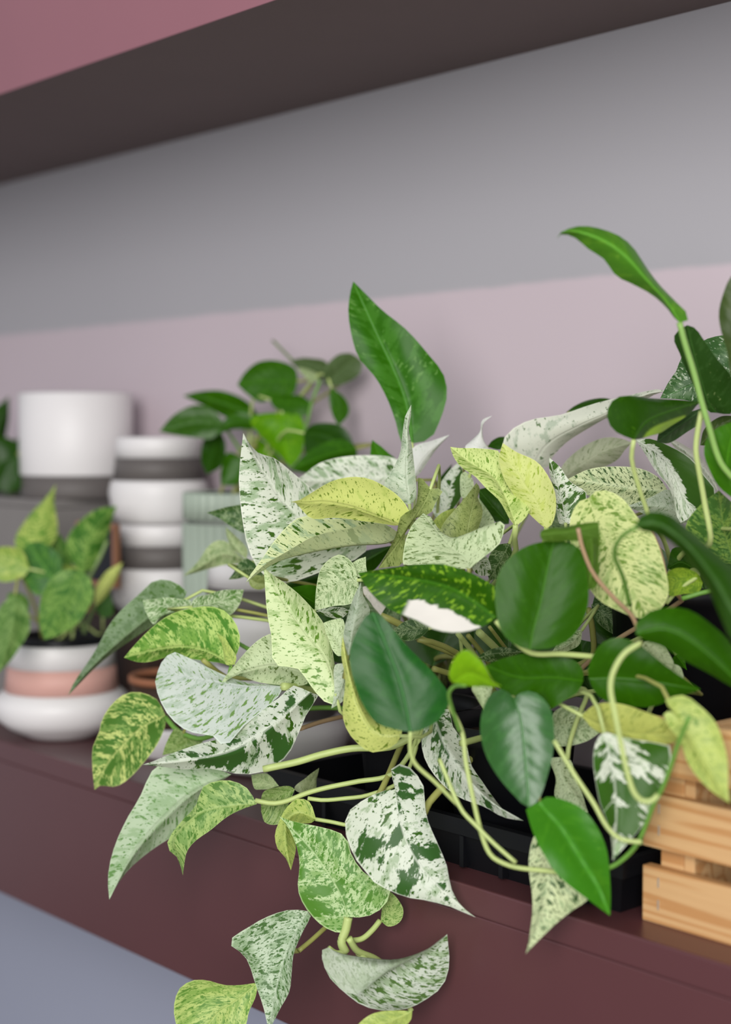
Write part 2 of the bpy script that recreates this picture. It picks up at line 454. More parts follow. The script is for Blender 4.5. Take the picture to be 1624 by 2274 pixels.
LEAVES = [  # plant, kind, midrib base to tip, one margin, the other margin (tenths of a millimetre), petiole built elsewhere
('B','white',[(-8922,7987,13694),(-9074,7669,13766),(-9184,7425,13913),(-9255,7204,14212),(-9287,7038,14512)],[(-8922,7987,13694),(-8912,7925,13554),(-9049,7648,13443),(-9192,7380,13352),(-9284,7224,13414),(-9340,7106,13636),(-9341,7057,13894),(-9328,7032,14150),(-9302,7030,14379),(-9287,7038,14512)],[(-8922,7987,13694),(-9011,7960,13875),(-9198,7706,14034),(-9262,7556,14160),(-9303,7373,14312),(-9331,7216,14358),(-9327,7132,14422),(-9287,7038,14512)],0),
('B','white_lime',[(-8538,7969,13740),(-8545,7889,13673),(-8639,7565,13658),(-8719,7271,13624),(-8788,6993,13567),(-8820,6816,13483),(-8833,6712,13422)],[(-8538,7969,13740),(-8607,7859,13824),(-8683,7705,13846),(-8796,7435,13877),(-8850,7284,13899),(-8869,7202,13857),(-8879,7019,13703),(-8872,6880,13580),(-8860,6785,13495),(-8833,6712,13422)],[(-8538,7969,13740),(-8531,7876,13782),(-8558,7644,13835),(-8615,7314,13764),(-8662,7129,13709),(-8751,6870,13588),(-8793,6765,13488),(-8833,6712,13422)],0),
('B','yellow',[(-8168,7640,13833),(-8245,7446,13911),(-8312,7279,13974),(-8388,7090,14014),(-8443,6949,14010),(-8482,6850,14018)],[(-8168,7640,13833),(-8098,7658,13921),(-8103,7612,13996),(-8138,7512,14094),(-8200,7373,14180),(-8256,7261,14193),(-8335,7108,14159),(-8403,6978,14088),(-8444,6903,14035),(-8482,6850,14018)],[(-8168,7640,13833),(-8231,7599,13830),(-8312,7506,13857),(-8391,7380,13877),(-8459,7214,13886),(-8498,7056,13896),(-8500,6972,13953),(-8491,6911,14004),(-8482,6850,14018)],0),
('B','white_big',[(-9193,8769,14118),(-9332,8614,14146),(-9517,8407,14146),(-9867,8013,14118)],[(-9193,8769,14118),(-9357,8713,14287),(-9530,8569,14327),(-9696,8380,14310),(-9803,8214,14255),(-9848,8106,14172),(-9867,8013,14118)],[(-9193,8769,14118),(-9321,8699,13977),(-9575,8459,13920),(-9788,8183,13977),(-9867,8013,14118)],0),
('B','pale',[(-8278,7828,13971),(-8326,7839,14206),(-8354,7873,14443),(-8370,7888,14568),(-8371,7931,14725)],[(-8278,7828,13971),(-8362,7787,14007),(-8463,7735,14118),(-8444,7794,14217),(-8420,7858,14355),(-8417,7882,14493),(-8413,7895,14593),(-8406,7904,14643),(-8371,7931,14725)],[(-8278,7828,13971),(-8271,7889,14031),(-8316,7919,14205),(-8362,7930,14417),(-8387,7921,14543),(-8379,7934,14631),(-8371,7931,14725)],0),
('B','purewhite',[(-8849,8404,14160),(-8852,8536,14318),(-8809,8776,14499)],[(-8849,8404,14160),(-8938,8451,14318),(-8943,8511,14405),(-8881,8657,14452),(-8809,8776,14499)],[(-8849,8404,14160),(-8861,8489,14185),(-8881,8621,14304),(-8857,8729,14425),(-8809,8776,14499)],0),
('B','green',[(-9447,8644,14241),(-9557,8668,14337),(-9673,8707,14456)],[(-9447,8644,14241),(-9544,8581,14240),(-9610,8629,14358),(-9673,8707,14456)],[(-9447,8644,14241),(-9390,8744,14268),(-9523,8714,14372),(-9618,8705,14428),(-9673,8707,14456)],0),
('B','upright',[(-9156,8683,14426),(-9230,8691,14743),(-9331,8656,15005),(-9503,8578,15384),(-9681,8499,15785)],[(-9156,8683,14426),(-9208,8619,14426),(-9251,8593,14593),(-9313,8558,14779),(-9403,8504,14966),(-9533,8420,15155),(-9602,8405,15344),(-9652,8419,15534),(-9673,8458,15688),(-9681,8499,15785)],[(-9156,8683,14426),(-9048,8785,14463),(-9002,8844,14593),(-8971,8906,14816),(-9007,8899,15002),(-9100,8833,15152),(-9260,8727,15360),(-9439,8613,15532),(-9574,8542,15679),(-9681,8499,15785)],0),
('B','olive',[(-8106,7879,14100),(-8099,7821,14015),(-8099,7720,13896),(-8103,7589,13748),(-8121,7368,13534)],[(-8106,7879,14100),(-8121,7774,14191),(-8081,7715,14049),(-8067,7673,13966),(-8094,7581,13901),(-8090,7528,13806),(-8096,7452,13676),(-8121,7368,13534)],[(-8106,7879,14100),(-8042,7946,14094),(-8064,7891,14008),(-8074,7840,13911),(-8111,7766,13894),(-8147,7673,13834),(-8114,7617,13685),(-8075,7568,13556),(-8101,7473,13542),(-8121,7368,13534)],0),
('B','cream',[(-7405,7571,13564),(-7483,7625,13632),(-7650,7652,13691),(-7880,7711,13814),(-8064,7763,13923)],[(-7405,7571,13564),(-7521,7524,13571),(-7680,7475,13578),(-7908,7417,13574),(-7950,7453,13642),(-7997,7523,13738),(-8037,7628,13841),(-8064,7763,13923)],[(-7405,7571,13564),(-7363,7694,13656),(-7335,7798,13719),(-7342,7856,13804),(-7375,7890,13895),(-7476,7853,13842),(-7621,7825,13696),(-7776,7777,13726),(-7882,7763,13794),(-7993,7771,13898),(-8064,7763,13923)],0),
('B','half_dark',[(-8600,8508,13821),(-8686,8648,14040),(-8757,8818,14270)],[(-8600,8508,13821),(-8690,8503,13844),(-8771,8535,13946),(-8796,8644,14084),(-8789,8741,14197),(-8757,8818,14270)],[(-8600,8508,13821),(-8636,8656,13914),(-8652,8756,13997),(-8720,8838,14203),(-8757,8818,14270)],0),
('B','cream',[(-8343,8509,14007),(-8437,8576,14114),(-8500,8649,14207)],[(-8343,8509,14007),(-8414,8516,14011),(-8497,8582,14126),(-8516,8618,14190),(-8500,8649,14207)],[(-8343,8509,14007),(-8381,8622,14082),(-8445,8659,14165),(-8500,8649,14207)],0),
('B','olive',[(-8124,8274,13627),(-8146,8318,13809),(-8150,8384,13997),(-8161,8422,14130)],[(-8124,8274,13627),(-8156,8229,13640),(-8208,8174,13694),(-8258,8134,13773),(-8208,8244,13936),(-8175,8337,14036),(-8161,8422,14130)],[(-8124,8274,13627),(-8125,8306,13638),(-8131,8411,13767),(-8139,8467,13931),(-8165,8447,14014),(-8152,8455,14085),(-8161,8422,14130)],0),
('B','cream',[(-8342,8639,13722),(-8356,8701,13850),(-8427,8716,14005)],[(-8342,8639,13722),(-8379,8649,13752),(-8431,8693,13880),(-8427,8716,14005)],[(-8342,8639,13722),(-8286,8694,13755),(-8263,8735,13807),(-8314,8722,13890),(-8427,8716,14005)],0),
('B','lime',[(-8472,8345,13754),(-8441,8387,13845),(-8401,8438,13929)],[(-8472,8345,13754),(-8489,8280,13821),(-8435,8344,13899),(-8401,8438,13929)],[(-8472,8345,13754),(-8464,8392,13792),(-8429,8439,13870),(-8401,8438,13929)],0),
('B','dark',[(-9155,8957,14068),(-9144,9035,14136),(-9140,9139,14254)],[(-9155,8957,14068),(-9173,8975,14088),(-9180,9071,14170),(-9140,9139,14254)],[(-9155,8957,14068),(-9152,9014,14059),(-9150,9109,14156),(-9140,9139,14254)],0),
('B','dark',[(-8255,8892,13791),(-8343,8804,13928),(-8426,8722,14065)],[(-8255,8892,13791),(-8236,8870,13944),(-8337,8777,14080),(-8426,8722,14065)],[(-8255,8892,13791),(-8324,8845,13790),(-8426,8752,13913),(-8426,8722,14065)],1),
('B','lime_fleck',[(-7403,8046,13843),(-7518,8060,14043),(-7628,8049,14191),(-7792,7984,14290),(-7950,7927,14409)],[(-7403,8046,13843),(-7424,8006,13893),(-7507,7958,14046),(-7651,7911,14180),(-7781,7883,14253),(-7880,7893,14340),(-7950,7927,14409)],[(-7403,8046,13843),(-7388,8122,13896),(-7388,8176,13969),(-7558,8121,14141),(-7624,8135,14303),(-7654,8139,14378),(-7777,8058,14403),(-7891,7975,14400),(-7950,7927,14409)],1),
('B','yellow_bright',[(-7324,8284,13820),(-7334,8208,13995),(-7371,8100,14146),(-7405,7992,14307),(-7419,7924,14440)],[(-7324,8284,13820),(-7367,8264,13854),(-7453,8174,13979),(-7501,8078,14118),(-7508,8008,14231),(-7484,7957,14344),(-7419,7924,14440)],[(-7324,8284,13820),(-7298,8318,13855),(-7276,8335,13968),(-7275,8317,14093),(-7297,8257,14219),(-7328,8180,14306),(-7386,8042,14371),(-7419,7924,14440)],1),
('B','whitegrey',[(-8220,9114,14214),(-8070,9130,14422),(-7811,9222,14572),(-7546,9319,14692),(-7323,9396,14803),(-7147,9461,14831)],[(-8220,9114,14214),(-8306,9025,14269),(-8374,8924,14394),(-8308,8964,14525),(-8158,9063,14628),(-7956,9182,14671),(-7641,9329,14754),(-7429,9404,14812),(-7265,9448,14849),(-7147,9461,14831)],[(-8220,9114,14214),(-8156,9229,14227),(-8123,9264,14324),(-8003,9344,14477),(-7741,9454,14614),(-7449,9494,14746),(-7296,9489,14808),(-7147,9461,14831)],1),
('B','dark',[(-8251,9566,14682),(-8111,9727,14739),(-7961,9897,14760)],[(-8251,9566,14682),(-8232,9652,14735),(-8171,9754,14785),(-8069,9851,14799),(-7961,9897,14760)],[(-8251,9566,14682),(-8162,9745,14661),(-8064,9846,14704),(-7961,9897,14760)],1),
('B','dark',[(-8601,9002,14399),(-8576,9109,14448),(-8546,9221,14483)],[(-8601,9002,14399),(-8614,9087,14459),(-8590,9164,14482),(-8546,9221,14483)],[(-8601,9002,14399),(-8538,9069,14378),(-8508,9160,14406),(-8546,9221,14483)],0),
('B','purewhite',[(-8380,8644,14341),(-8390,8703,14477),(-8403,8741,14580),(-8375,8824,14651)],[(-8380,8644,14341),(-8478,8617,14395),(-8460,8686,14463),(-8437,8741,14518),(-8433,8767,14614),(-8375,8824,14651)],[(-8380,8644,14341),(-8354,8763,14381),(-8402,8754,14450),(-8426,8763,14546),(-8420,8782,14608),(-8375,8824,14651)],0),
('B','olivegrey',[(-8192,9440,14139),(-7970,9478,14282),(-7786,9512,14381),(-7567,9562,14434)],[(-8192,9440,14139),(-8196,9443,14223),(-8120,9482,14329),(-7981,9531,14428),(-7830,9564,14477),(-7666,9578,14463),(-7567,9562,14434)],[(-8192,9440,14139),(-8135,9502,14125),(-7941,9593,14211),(-7757,9618,14297),(-7662,9596,14374),(-7567,9562,14434)],0),
('B','cream_dark',[(-7055,9356,14074),(-7284,9210,14097),(-7505,9069,14135),(-7695,8947,14159)],[(-7055,9356,14074),(-7155,9369,14173),(-7290,9319,14240),(-7457,9214,14256),(-7603,9082,14232),(-7695,8947,14159)],[(-7055,9356,14074),(-7134,9355,13993),(-7348,9251,13936),(-7511,9139,13974),(-7630,9035,14066),(-7695,8947,14159)],0),
('B','white_split',[(-7427,8620,13838),(-7503,8657,14014),(-7589,8676,14180),(-7663,8694,14328)],[(-7427,8620,13838),(-7496,8621,13841),(-7599,8689,14023),(-7662,8704,14204),(-7663,8694,14328)],[(-7427,8620,13838),(-7372,8692,13863),(-7366,8778,14060),(-7473,8728,14143),(-7562,8713,14251),(-7663,8694,14328)],0),
('B','dark',[(-8789,8131,13629),(-9071,7925,13451),(-9508,7600,13295)],[(-8789,8131,13629),(-9078,8055,13563),(-9370,7849,13403),(-9508,7600,13295)],[(-8789,8131,13629),(-9024,8096,13391),(-9321,7878,13264),(-9450,7724,13251),(-9508,7600,13295)],0),
('B','dark_gloss',[(-9014,7254,13329),(-8974,7417,13244),(-8922,7641,13103)],[(-9014,7254,13329),(-8966,7476,13343),(-8953,7566,13209),(-8922,7641,13103)],[(-9014,7254,13329),(-9035,7352,13257),(-9013,7516,13130),(-8922,7641,13103)],0),
('B','white_split',[(-8797,7335,13170),(-8713,7429,13163),(-8621,7532,13176)],[(-8797,7335,13170),(-8756,7432,13195),(-8684,7504,13195),(-8621,7532,13176)],[(-8797,7335,13170),(-8745,7423,13123),(-8676,7496,13111),(-8621,7532,13176)],0),
('B','cream_green',[(-8289,7323,13440),(-8389,7281,13435),(-8508,7238,13356),(-8644,7208,13196)],[(-8289,7323,13440),(-8325,7306,13560),(-8408,7250,13624),(-8470,7206,13590),(-8533,7172,13512),(-8584,7171,13379),(-8644,7208,13196)],[(-8289,7323,13440),(-8298,7338,13304),(-8372,7299,13258),(-8498,7246,13236),(-8644,7208,13196)],0),
('B','cream_green',[(-8369,7312,13472),(-8351,7377,13542),(-8333,7437,13604)],[(-8369,7312,13472),(-8395,7318,13531),(-8370,7378,13578),(-8333,7437,13604)],[(-8369,7312,13472),(-8274,7391,13461),(-8298,7408,13544),(-8333,7437,13604)],0),
('B','dark_mottle',[(-7632,8231,13704),(-7737,8242,13569),(-7861,8252,13412)],[(-7632,8231,13704),(-7762,8212,13672),(-7856,8218,13524),(-7861,8252,13412)],[(-7632,8231,13704),(-7675,8316,13569),(-7778,8306,13434),(-7861,8252,13412)],0),
('B','white_split',[(-7731,7960,13598),(-7725,8027,13544),(-7720,8113,13463)],[(-7731,7960,13598),(-7676,8021,13617),(-7676,8078,13531),(-7720,8113,13463)],[(-7731,7960,13598),(-7738,7941,13535),(-7724,7998,13476),(-7720,8113,13463)],0),
('B','dark_mottle',[(-10043,7640,13787),(-10195,7548,13830),(-10347,7454,13850)],[(-10043,7640,13787),(-10050,7634,13915),(-10137,7562,13910),(-10228,7505,13885),(-10347,7454,13850)],[(-10043,7640,13787),(-10039,7625,13686),(-10127,7554,13736),(-10224,7501,13803),(-10347,7454,13850)],0),
('B','palelime',[(-10349,7871,13429),(-10567,7786,13482),(-10768,7708,13368),(-10951,7635,13266)],[(-10349,7871,13429),(-10452,7866,13475),(-10598,7845,13573),(-10690,7806,13582),(-10771,7770,13519),(-10842,7737,13420),(-10900,7696,13341),(-10951,7635,13266)],[(-10349,7871,13429),(-10383,7885,13402),(-10604,7849,13376),(-10767,7789,13335),(-10874,7724,13297),(-10951,7635,13266)],0),
('B','palelime',[(-10190,7750,13450),(-10304,7709,13576),(-10396,7690,13718)],[(-10190,7750,13450),(-10359,7715,13554),(-10401,7698,13647),(-10396,7690,13718)],[(-10190,7750,13450),(-10236,7792,13538),(-10353,7740,13657),(-10396,7690,13718)],0),
('B','dark_mottle',[(-9535,7428,13410),(-9740,7408,13425),(-9963,7393,13322)],[(-9535,7428,13410),(-9655,7443,13464),(-9774,7434,13505),(-9861,7416,13457),(-9906,7416,13395),(-9963,7393,13322)],[(-9535,7428,13410),(-9617,7458,13358),(-9787,7454,13358),(-9892,7432,13330),(-9963,7393,13322)],0),
('B','olive',[(-9701,7389,13361),(-9646,7447,13313),(-9581,7519,13304)],[(-9701,7389,13361),(-9641,7409,13378),(-9588,7458,13369),(-9581,7519,13304)],[(-9701,7389,13361),(-9685,7409,13285),(-9631,7468,13259),(-9581,7519,13304)],0),
('C','cream_big',[(-6805,8131,14063),(-6679,8093,13879),(-6509,8069,13678),(-6340,8043,13482),(-6187,8014,13302)],[(-6805,8131,14063),(-6729,8150,14119),(-6600,8196,14086),(-6510,8214,14011),(-6440,8219,13932),(-6324,8239,13820),(-6236,8220,13663),(-6151,8172,13453),(-6158,8087,13344),(-6187,8014,13302)],[(-6805,8131,14063),(-6839,8053,14029),(-6837,7970,13901),(-6781,7925,13740),(-6673,7908,13560),(-6541,7913,13406),(-6362,7964,13319),(-6268,7991,13290),(-6187,8014,13302)],1),
('C','dark_mottle',[(-7345,8816,13231),(-7213,8888,13120),(-7058,8969,12986)],[(-7345,8816,13231),(-7277,8903,13243),(-7160,8984,13149),(-7058,8969,12986)],[(-7345,8816,13231),(-7323,8851,13106),(-7218,8916,13013),(-7058,8969,12986)],1),
('C','cream_green',[(-7122,8454,13094),(-7173,8390,12995),(-7262,8285,12932)],[(-7122,8454,13094),(-7204,8388,13067),(-7249,8327,12992),(-7262,8285,12932)],[(-7122,8454,13094),(-7153,8453,12978),(-7220,8370,12929),(-7262,8285,12932)],0),
('C','dark_mottle',[(-8071,7839,13062),(-8161,7738,13056),(-8255,7631,13037)],[(-8071,7839,13062),(-8134,7797,13124),(-8209,7715,13115),(-8255,7631,13037)],[(-8071,7839,13062),(-8093,7758,12999),(-8165,7673,12978),(-8255,7631,13037)],0),
('C','dark_mottle',[(-7486,7732,12914),(-7459,7874,12938),(-7403,8127,12932)],[(-7486,7732,12914),(-7504,7835,12949),(-7480,7999,12972),(-7403,8127,12932)],[(-7486,7732,12914),(-7489,7888,12874),(-7463,8017,12888),(-7403,8127,12932)],0),
('C','cream_green',[(-6981,7964,12478),(-6795,8019,12486),(-6621,8066,12476)],[(-6981,7964,12478),(-6931,7932,12582),(-6838,7962,12637),(-6730,8011,12614),(-6654,8044,12537),(-6621,8066,12476)],[(-6981,7964,12478),(-6904,7911,12368),(-6818,7942,12362),(-6695,8006,12408),(-6621,8066,12476)],0),
('C','olive_yellow',[(-6393,7585,12676),(-6187,7629,12613),(-5965,7686,12606),(-5706,7751,12646)],[(-6393,7585,12676),(-6291,7586,12757),(-6175,7611,12789),(-6006,7652,12764),(-5868,7694,12735),(-5755,7731,12684),(-5706,7751,12646)],[(-6393,7585,12676),(-6311,7613,12597),(-6183,7658,12551),(-6043,7702,12526),(-5933,7731,12527),(-5765,7764,12578),(-5706,7751,12646)],0),
('C','lime',[(-5658,7591,12798),(-5585,7586,12706),(-5483,7583,12589),(-5361,7583,12457),(-5238,7573,12312)],[(-5658,7591,12798),(-5712,7547,12796),(-5681,7565,12716),(-5616,7596,12628),(-5569,7584,12525),(-5494,7585,12440),(-5374,7587,12358),(-5288,7584,12324),(-5238,7573,12312)],[(-5658,7591,12798),(-5692,7536,12867),(-5598,7601,12909),(-5518,7644,12851),(-5423,7681,12758),(-5359,7681,12646),(-5314,7658,12535),(-5277,7610,12407),(-5238,7573,12312)],0),
('C','white_green',[(-6133,7496,12622),(-6079,7506,12433),(-6037,7499,12229),(-6013,7472,12026),(-6003,7432,11832)],[(-6133,7496,12622),(-6184,7485,12558),(-6206,7483,12448),(-6202,7490,12330),(-6170,7497,12173),(-6107,7508,12044),(-6057,7486,11930),(-6003,7432,11832)],[(-6133,7496,12622),(-6013,7580,12587),(-5869,7697,12561),(-5804,7752,12537),(-5799,7729,12414),(-5807,7691,12271),(-5841,7633,12158),(-5883,7572,12055),(-5941,7498,11941),(-6003,7432,11832)],0),
('C','cream',[(-6865,7928,12279),(-6822,7914,12138),(-6743,7946,12032),(-6660,7980,11921)],[(-6865,7928,12279),(-6906,7868,12270),(-6862,7874,12138),(-6845,7852,12017),(-6758,7912,11960),(-6660,7980,11921)],[(-6865,7928,12279),(-6830,7992,12253),(-6798,8008,12128),(-6744,8013,12032),(-6660,7980,11921)],1),
('C','cream_dark',[(-6593,7453,11916),(-6494,7393,11662),(-6459,7306,11479),(-6443,7116,11198)],[(-6593,7453,11916),(-6647,7417,11868),(-6658,7389,11749),(-6643,7366,11635),(-6598,7341,11506),(-6533,7278,11359),(-6443,7116,11198)],[(-6593,7453,11916),(-6510,7458,11822),(-6402,7466,11667),(-6277,7518,11565),(-6258,7512,11516),(-6299,7413,11451),(-6366,7267,11353),(-6410,7173,11266),(-6443,7116,11198)],0),
('C','white_patch',[(-7747,7559,12507),(-7634,7565,12295),(-7491,7606,12110),(-7326,7672,11951),(-7085,7796,11816)],[(-7747,7559,12507),(-7812,7515,12359),(-7802,7511,12228),(-7755,7535,12112),(-7656,7588,11989),(-7546,7646,11915),(-7388,7719,11870),(-7251,7762,11817),(-7085,7796,11816)],[(-7747,7559,12507),(-7700,7663,12537),(-7674,7689,12404),(-7596,7745,12276),(-7545,7745,12140),(-7466,7766,12042),(-7364,7779,11938),(-7227,7788,11837),(-7085,7796,11816)],1),
('C','cream',[(-6386,8227,13102),(-6359,8311,13024),(-6319,8436,12896)],[(-6386,8227,13102),(-6413,8235,13059),(-6395,8323,12950),(-6319,8436,12896)],[(-6386,8227,13102),(-6348,8332,13102),(-6305,8444,12948),(-6319,8436,12896)],1),
('C','cream',[(-6257,8502,12834),(-6335,8504,12882),(-6393,8506,12921)],[(-6257,8502,12834),(-6318,8537,12903),(-6364,8524,12922),(-6393,8506,12921)],[(-6257,8502,12834),(-6319,8501,12826),(-6377,8503,12877),(-6393,8506,12921)],0),
('C','cream',[(-7184,7461,12802),(-7146,7430,12731),(-7093,7400,12645)],[(-7184,7461,12802),(-7180,7371,12784),(-7119,7370,12707),(-7093,7400,12645)],[(-7184,7461,12802),(-7082,7469,12791),(-7073,7419,12707),(-7093,7400,12645)],1),
('C','green',[(-6547,8787,12946),(-6524,8873,12845),(-6512,8958,12706)],[(-6547,8787,12946),(-6585,8799,12893),(-6560,8905,12754),(-6512,8958,12706)],[(-6547,8787,12946),(-6521,8888,12927),(-6510,8953,12815),(-6512,8958,12706)],0),
('E','darkfold',[(-6296,8898,14650),(-6311,8818,14729),(-6302,8686,14941),(-6275,8515,15239)],[(-6296,8898,14650),(-6341,8860,14660),(-6381,8797,14779),(-6408,8718,14896),(-6406,8615,15060),(-6401,8532,15154),(-6350,8522,15209),(-6275,8515,15239)],[(-6296,8898,14650),(-6197,8925,14649),(-6143,8836,14901),(-6186,8702,15035),(-6214,8626,15130),(-6241,8564,15217),(-6275,8515,15239)],1),
('E','dark_white',[(-6554,9538,15004),(-6787,9408,14903),(-7059,9254,14771)],[(-6554,9538,15004),(-6570,9557,15225),(-6680,9464,15228),(-6776,9388,15191),(-6911,9295,15062),(-6932,9294,14989),(-6992,9267,14894),(-7059,9254,14771)],[(-6554,9538,15004),(-6559,9551,14754),(-6777,9398,14734),(-6914,9321,14761),(-7059,9254,14771)],1),
('E','darkolive',[(-5789,8428,14844),(-5775,8400,15174),(-5746,8381,15573)],[(-5789,8428,14844),(-5829,8390,14872),(-5850,8370,15029),(-5875,8336,15158),(-5880,8317,15277),(-5856,8323,15404),(-5815,8341,15512),(-5746,8381,15573)],[(-5789,8428,14844),(-5731,8501,14900),(-5711,8513,15176),(-5720,8456,15449),(-5746,8381,15573)],1),
('E','dark_lime_edge',[(-6297,7979,14466),(-6334,8152,14587),(-6332,8380,14655),(-6315,8732,14727)],[(-6297,7979,14466),(-6397,7934,14511),(-6464,7926,14586),(-6498,7961,14681),(-6491,8031,14743),(-6455,8153,14755),(-6408,8323,14747),(-6349,8560,14735),(-6315,8732,14727)],[(-6297,7979,14466),(-6327,8145,14481),(-6342,8317,14509),(-6349,8514,14584),(-6338,8644,14648),(-6329,8711,14703),(-6315,8732,14727)],1),
('E','dark_grey',[(-6417,8916,14692),(-6503,8722,14551),(-6569,8576,14447)],[(-6417,8916,14692),(-6531,8807,14632),(-6590,8642,14522),(-6569,8576,14447)],[(-6417,8916,14692),(-6429,8918,14602),(-6496,8812,14512),(-6544,8683,14440),(-6569,8576,14447)],1),
('E','half_dark',[(-6984,8864,14463),(-6813,8949,14341),(-6723,8974,14217),(-6633,8979,14045),(-6552,9009,13958)],[(-6984,8864,14463),(-6911,8854,14391),(-6790,8860,14243),(-6687,8887,14096),(-6612,8912,13875),(-6576,8955,13899),(-6552,9009,13958)],[(-6984,8864,14463),(-6900,8959,14470),(-6786,9055,14404),(-6673,9132,14310),(-6581,9174,14198),(-6508,9193,14093),(-6524,9098,13983),(-6552,9009,13958)],1),
('E','whitegrey',[(-7378,9777,14464),(-7196,9847,14329),(-7059,9885,14182),(-6981,9890,14063)],[(-7378,9777,14464),(-7344,9843,14450),(-7230,9938,14355),(-7100,9965,14220),(-6981,9890,14063)],[(-7378,9777,14464),(-7350,9830,14395),(-7232,9898,14246),(-7089,9905,14113),(-6981,9890,14063)],1),
('E','palegrey',[(-6761,9218,13856),(-6914,9170,13967),(-7201,9034,13961)],[(-6761,9218,13856),(-6841,9230,13955),(-6942,9226,14093),(-7071,9146,14027),(-7201,9034,13961)],[(-6761,9218,13856),(-6885,9217,13838),(-7076,9155,13891),(-7150,9104,13932),(-7201,9034,13961)],1),
('E','green',[(-5947,8642,14053),(-5949,8522,14297),(-5858,8482,14594)],[(-5947,8642,14053),(-6012,8536,14146),(-6043,8462,14262),(-6054,8414,14366),(-6032,8404,14458),(-5979,8425,14532),(-5858,8482,14594)],[(-5947,8642,14053),(-5900,8690,14169),(-5851,8653,14412),(-5858,8482,14594)],0),
('E','darkolive',[(-6487,8967,14424),(-6395,9011,14535),(-6261,9086,14631)],[(-6487,8967,14424),(-6474,8998,14541),(-6382,9052,14626),(-6261,9086,14631)],[(-6487,8967,14424),(-6452,9010,14424),(-6379,9072,14473),(-6285,9122,14541),(-6261,9086,14631)],1),
('E','mottle',[(-6296,9117,13585),(-6263,8939,13864),(-6208,8805,14116)],[(-6296,9117,13585),(-6366,8926,13616),(-6417,8761,13768),(-6414,8709,13885),(-6315,8746,14014),(-6208,8805,14116)],[(-6296,9117,13585),(-6216,9165,13735),(-6196,9068,13935),(-6208,8805,14116)],0),
('E','dark',[(-6500,9032,13490),(-6565,8875,13594),(-6609,8763,13555)],[(-6500,9032,13490),(-6509,8920,13657),(-6584,8797,13696),(-6609,8763,13555)],[(-6500,9032,13490),(-6549,8976,13515),(-6592,8872,13519),(-6609,8763,13555)],1),
('E','lime_green',[(-6259,8699,13480),(-6319,8563,13508),(-6371,8421,13448)],[(-6259,8699,13480),(-6264,8625,13556),(-6312,8514,13591),(-6356,8438,13561),(-6371,8421,13448)],[(-6259,8699,13480),(-6245,8641,13425),(-6288,8523,13412),(-6341,8439,13402),(-6371,8421,13448)],1),
('D','topgreen',[(-6035,8105,15222),(-6079,8034,15347),(-6159,7913,15500),(-6238,7792,15652),(-6339,7644,15758),(-6455,7473,15804),(-6480,7431,15776),(-6485,7415,15744)],[(-6035,8105,15222),(-6065,8107,15240),(-6124,8094,15316),(-6202,8045,15401),(-6301,7947,15484),(-6358,7871,15531),(-6404,7781,15638),(-6444,7686,15690),(-6471,7577,15765),(-6493,7476,15781),(-6485,7415,15744)],[(-6035,8105,15222),(-6019,8175,15241),(-6018,8188,15258),(-6042,8182,15298),(-6107,8146,15373),(-6182,8092,15477),(-6248,8027,15598),(-6304,7948,15721),(-6353,7862,15792),(-6419,7725,15839),(-6464,7609,15842),(-6496,7480,15797),(-6485,7415,15744)],1),
('D','dark_var',[(-6753,7156,13317),(-6893,7117,13401),(-7075,7058,13495),(-7376,6935,13547),(-7695,6796,13567)],[(-6753,7156,13317),(-6762,7277,13365),(-6798,7323,13438),(-6899,7310,13497),(-7045,7272,13570),(-7216,7198,13617),(-7364,7110,13625),(-7500,7009,13616),(-7624,6896,13587),(-7695,6796,13567)],[(-6753,7156,13317),(-6819,7113,13261),(-6898,7068,13228),(-7018,7002,13210),(-7124,6949,13220),(-7220,6911,13264),(-7312,6874,13301),(-7454,6823,13361),(-7561,6798,13436),(-7640,6791,13510),(-7695,6796,13567)],1),
('D','dark_gloss',[(-6567,7274,13120),(-6569,7309,13245),(-6561,7365,13410),(-6561,7430,13630),(-6556,7490,13813)],[(-6567,7274,13120),(-6630,7212,13147),(-6697,7154,13224),(-6734,7139,13356),(-6755,7151,13522),(-6740,7196,13643),(-6694,7277,13737),(-6632,7374,13792),(-6556,7490,13813)],[(-6567,7274,13120),(-6496,7361,13123),(-6415,7470,13174),(-6367,7548,13278),(-6352,7593,13410),(-6373,7607,13576),(-6411,7604,13737),(-6470,7561,13797),(-6556,7490,13813)],0),
('D','foldgreen',[(-6517,7311,13860),(-6425,7491,13879),(-6332,7672,13912)],[(-6517,7311,13860),(-6529,7342,13889),(-6463,7535,13911),(-6344,7677,13936),(-6332,7672,13912)],[(-6517,7311,13860),(-6518,7338,13819),(-6438,7506,13815),(-6332,7666,13817),(-6332,7672,13912)],1),
('D','foldgreen',[(-6331,7593,13837),(-6346,7630,13689),(-6394,7647,13493)],[(-6331,7593,13837),(-6399,7577,13817),(-6410,7626,13685),(-6415,7637,13537),(-6394,7647,13493)],[(-6331,7593,13837),(-6320,7655,13829),(-6351,7694,13685),(-6365,7696,13515),(-6394,7647,13493)],0),
('D','dark',[(-5582,7089,13968),(-5460,7146,13982),(-5312,7195,13886),(-5172,7219,13744),(-5033,7225,13567),(-4888,7219,13366)],[(-5582,7089,13968),(-5568,7138,14033),(-5522,7193,14052),(-5456,7254,14028),(-5391,7301,13968),(-5303,7349,13890),(-5207,7385,13803),(-5093,7410,13708),(-4986,7359,13541),(-4888,7219,13366)],[(-5582,7089,13968),(-5560,7145,13932),(-5507,7208,13916),(-5439,7268,13861),(-5387,7298,13802),(-5316,7319,13709),(-5219,7321,13585),(-5125,7291,13465),(-4992,7237,13334),(-4888,7219,13366)],1),
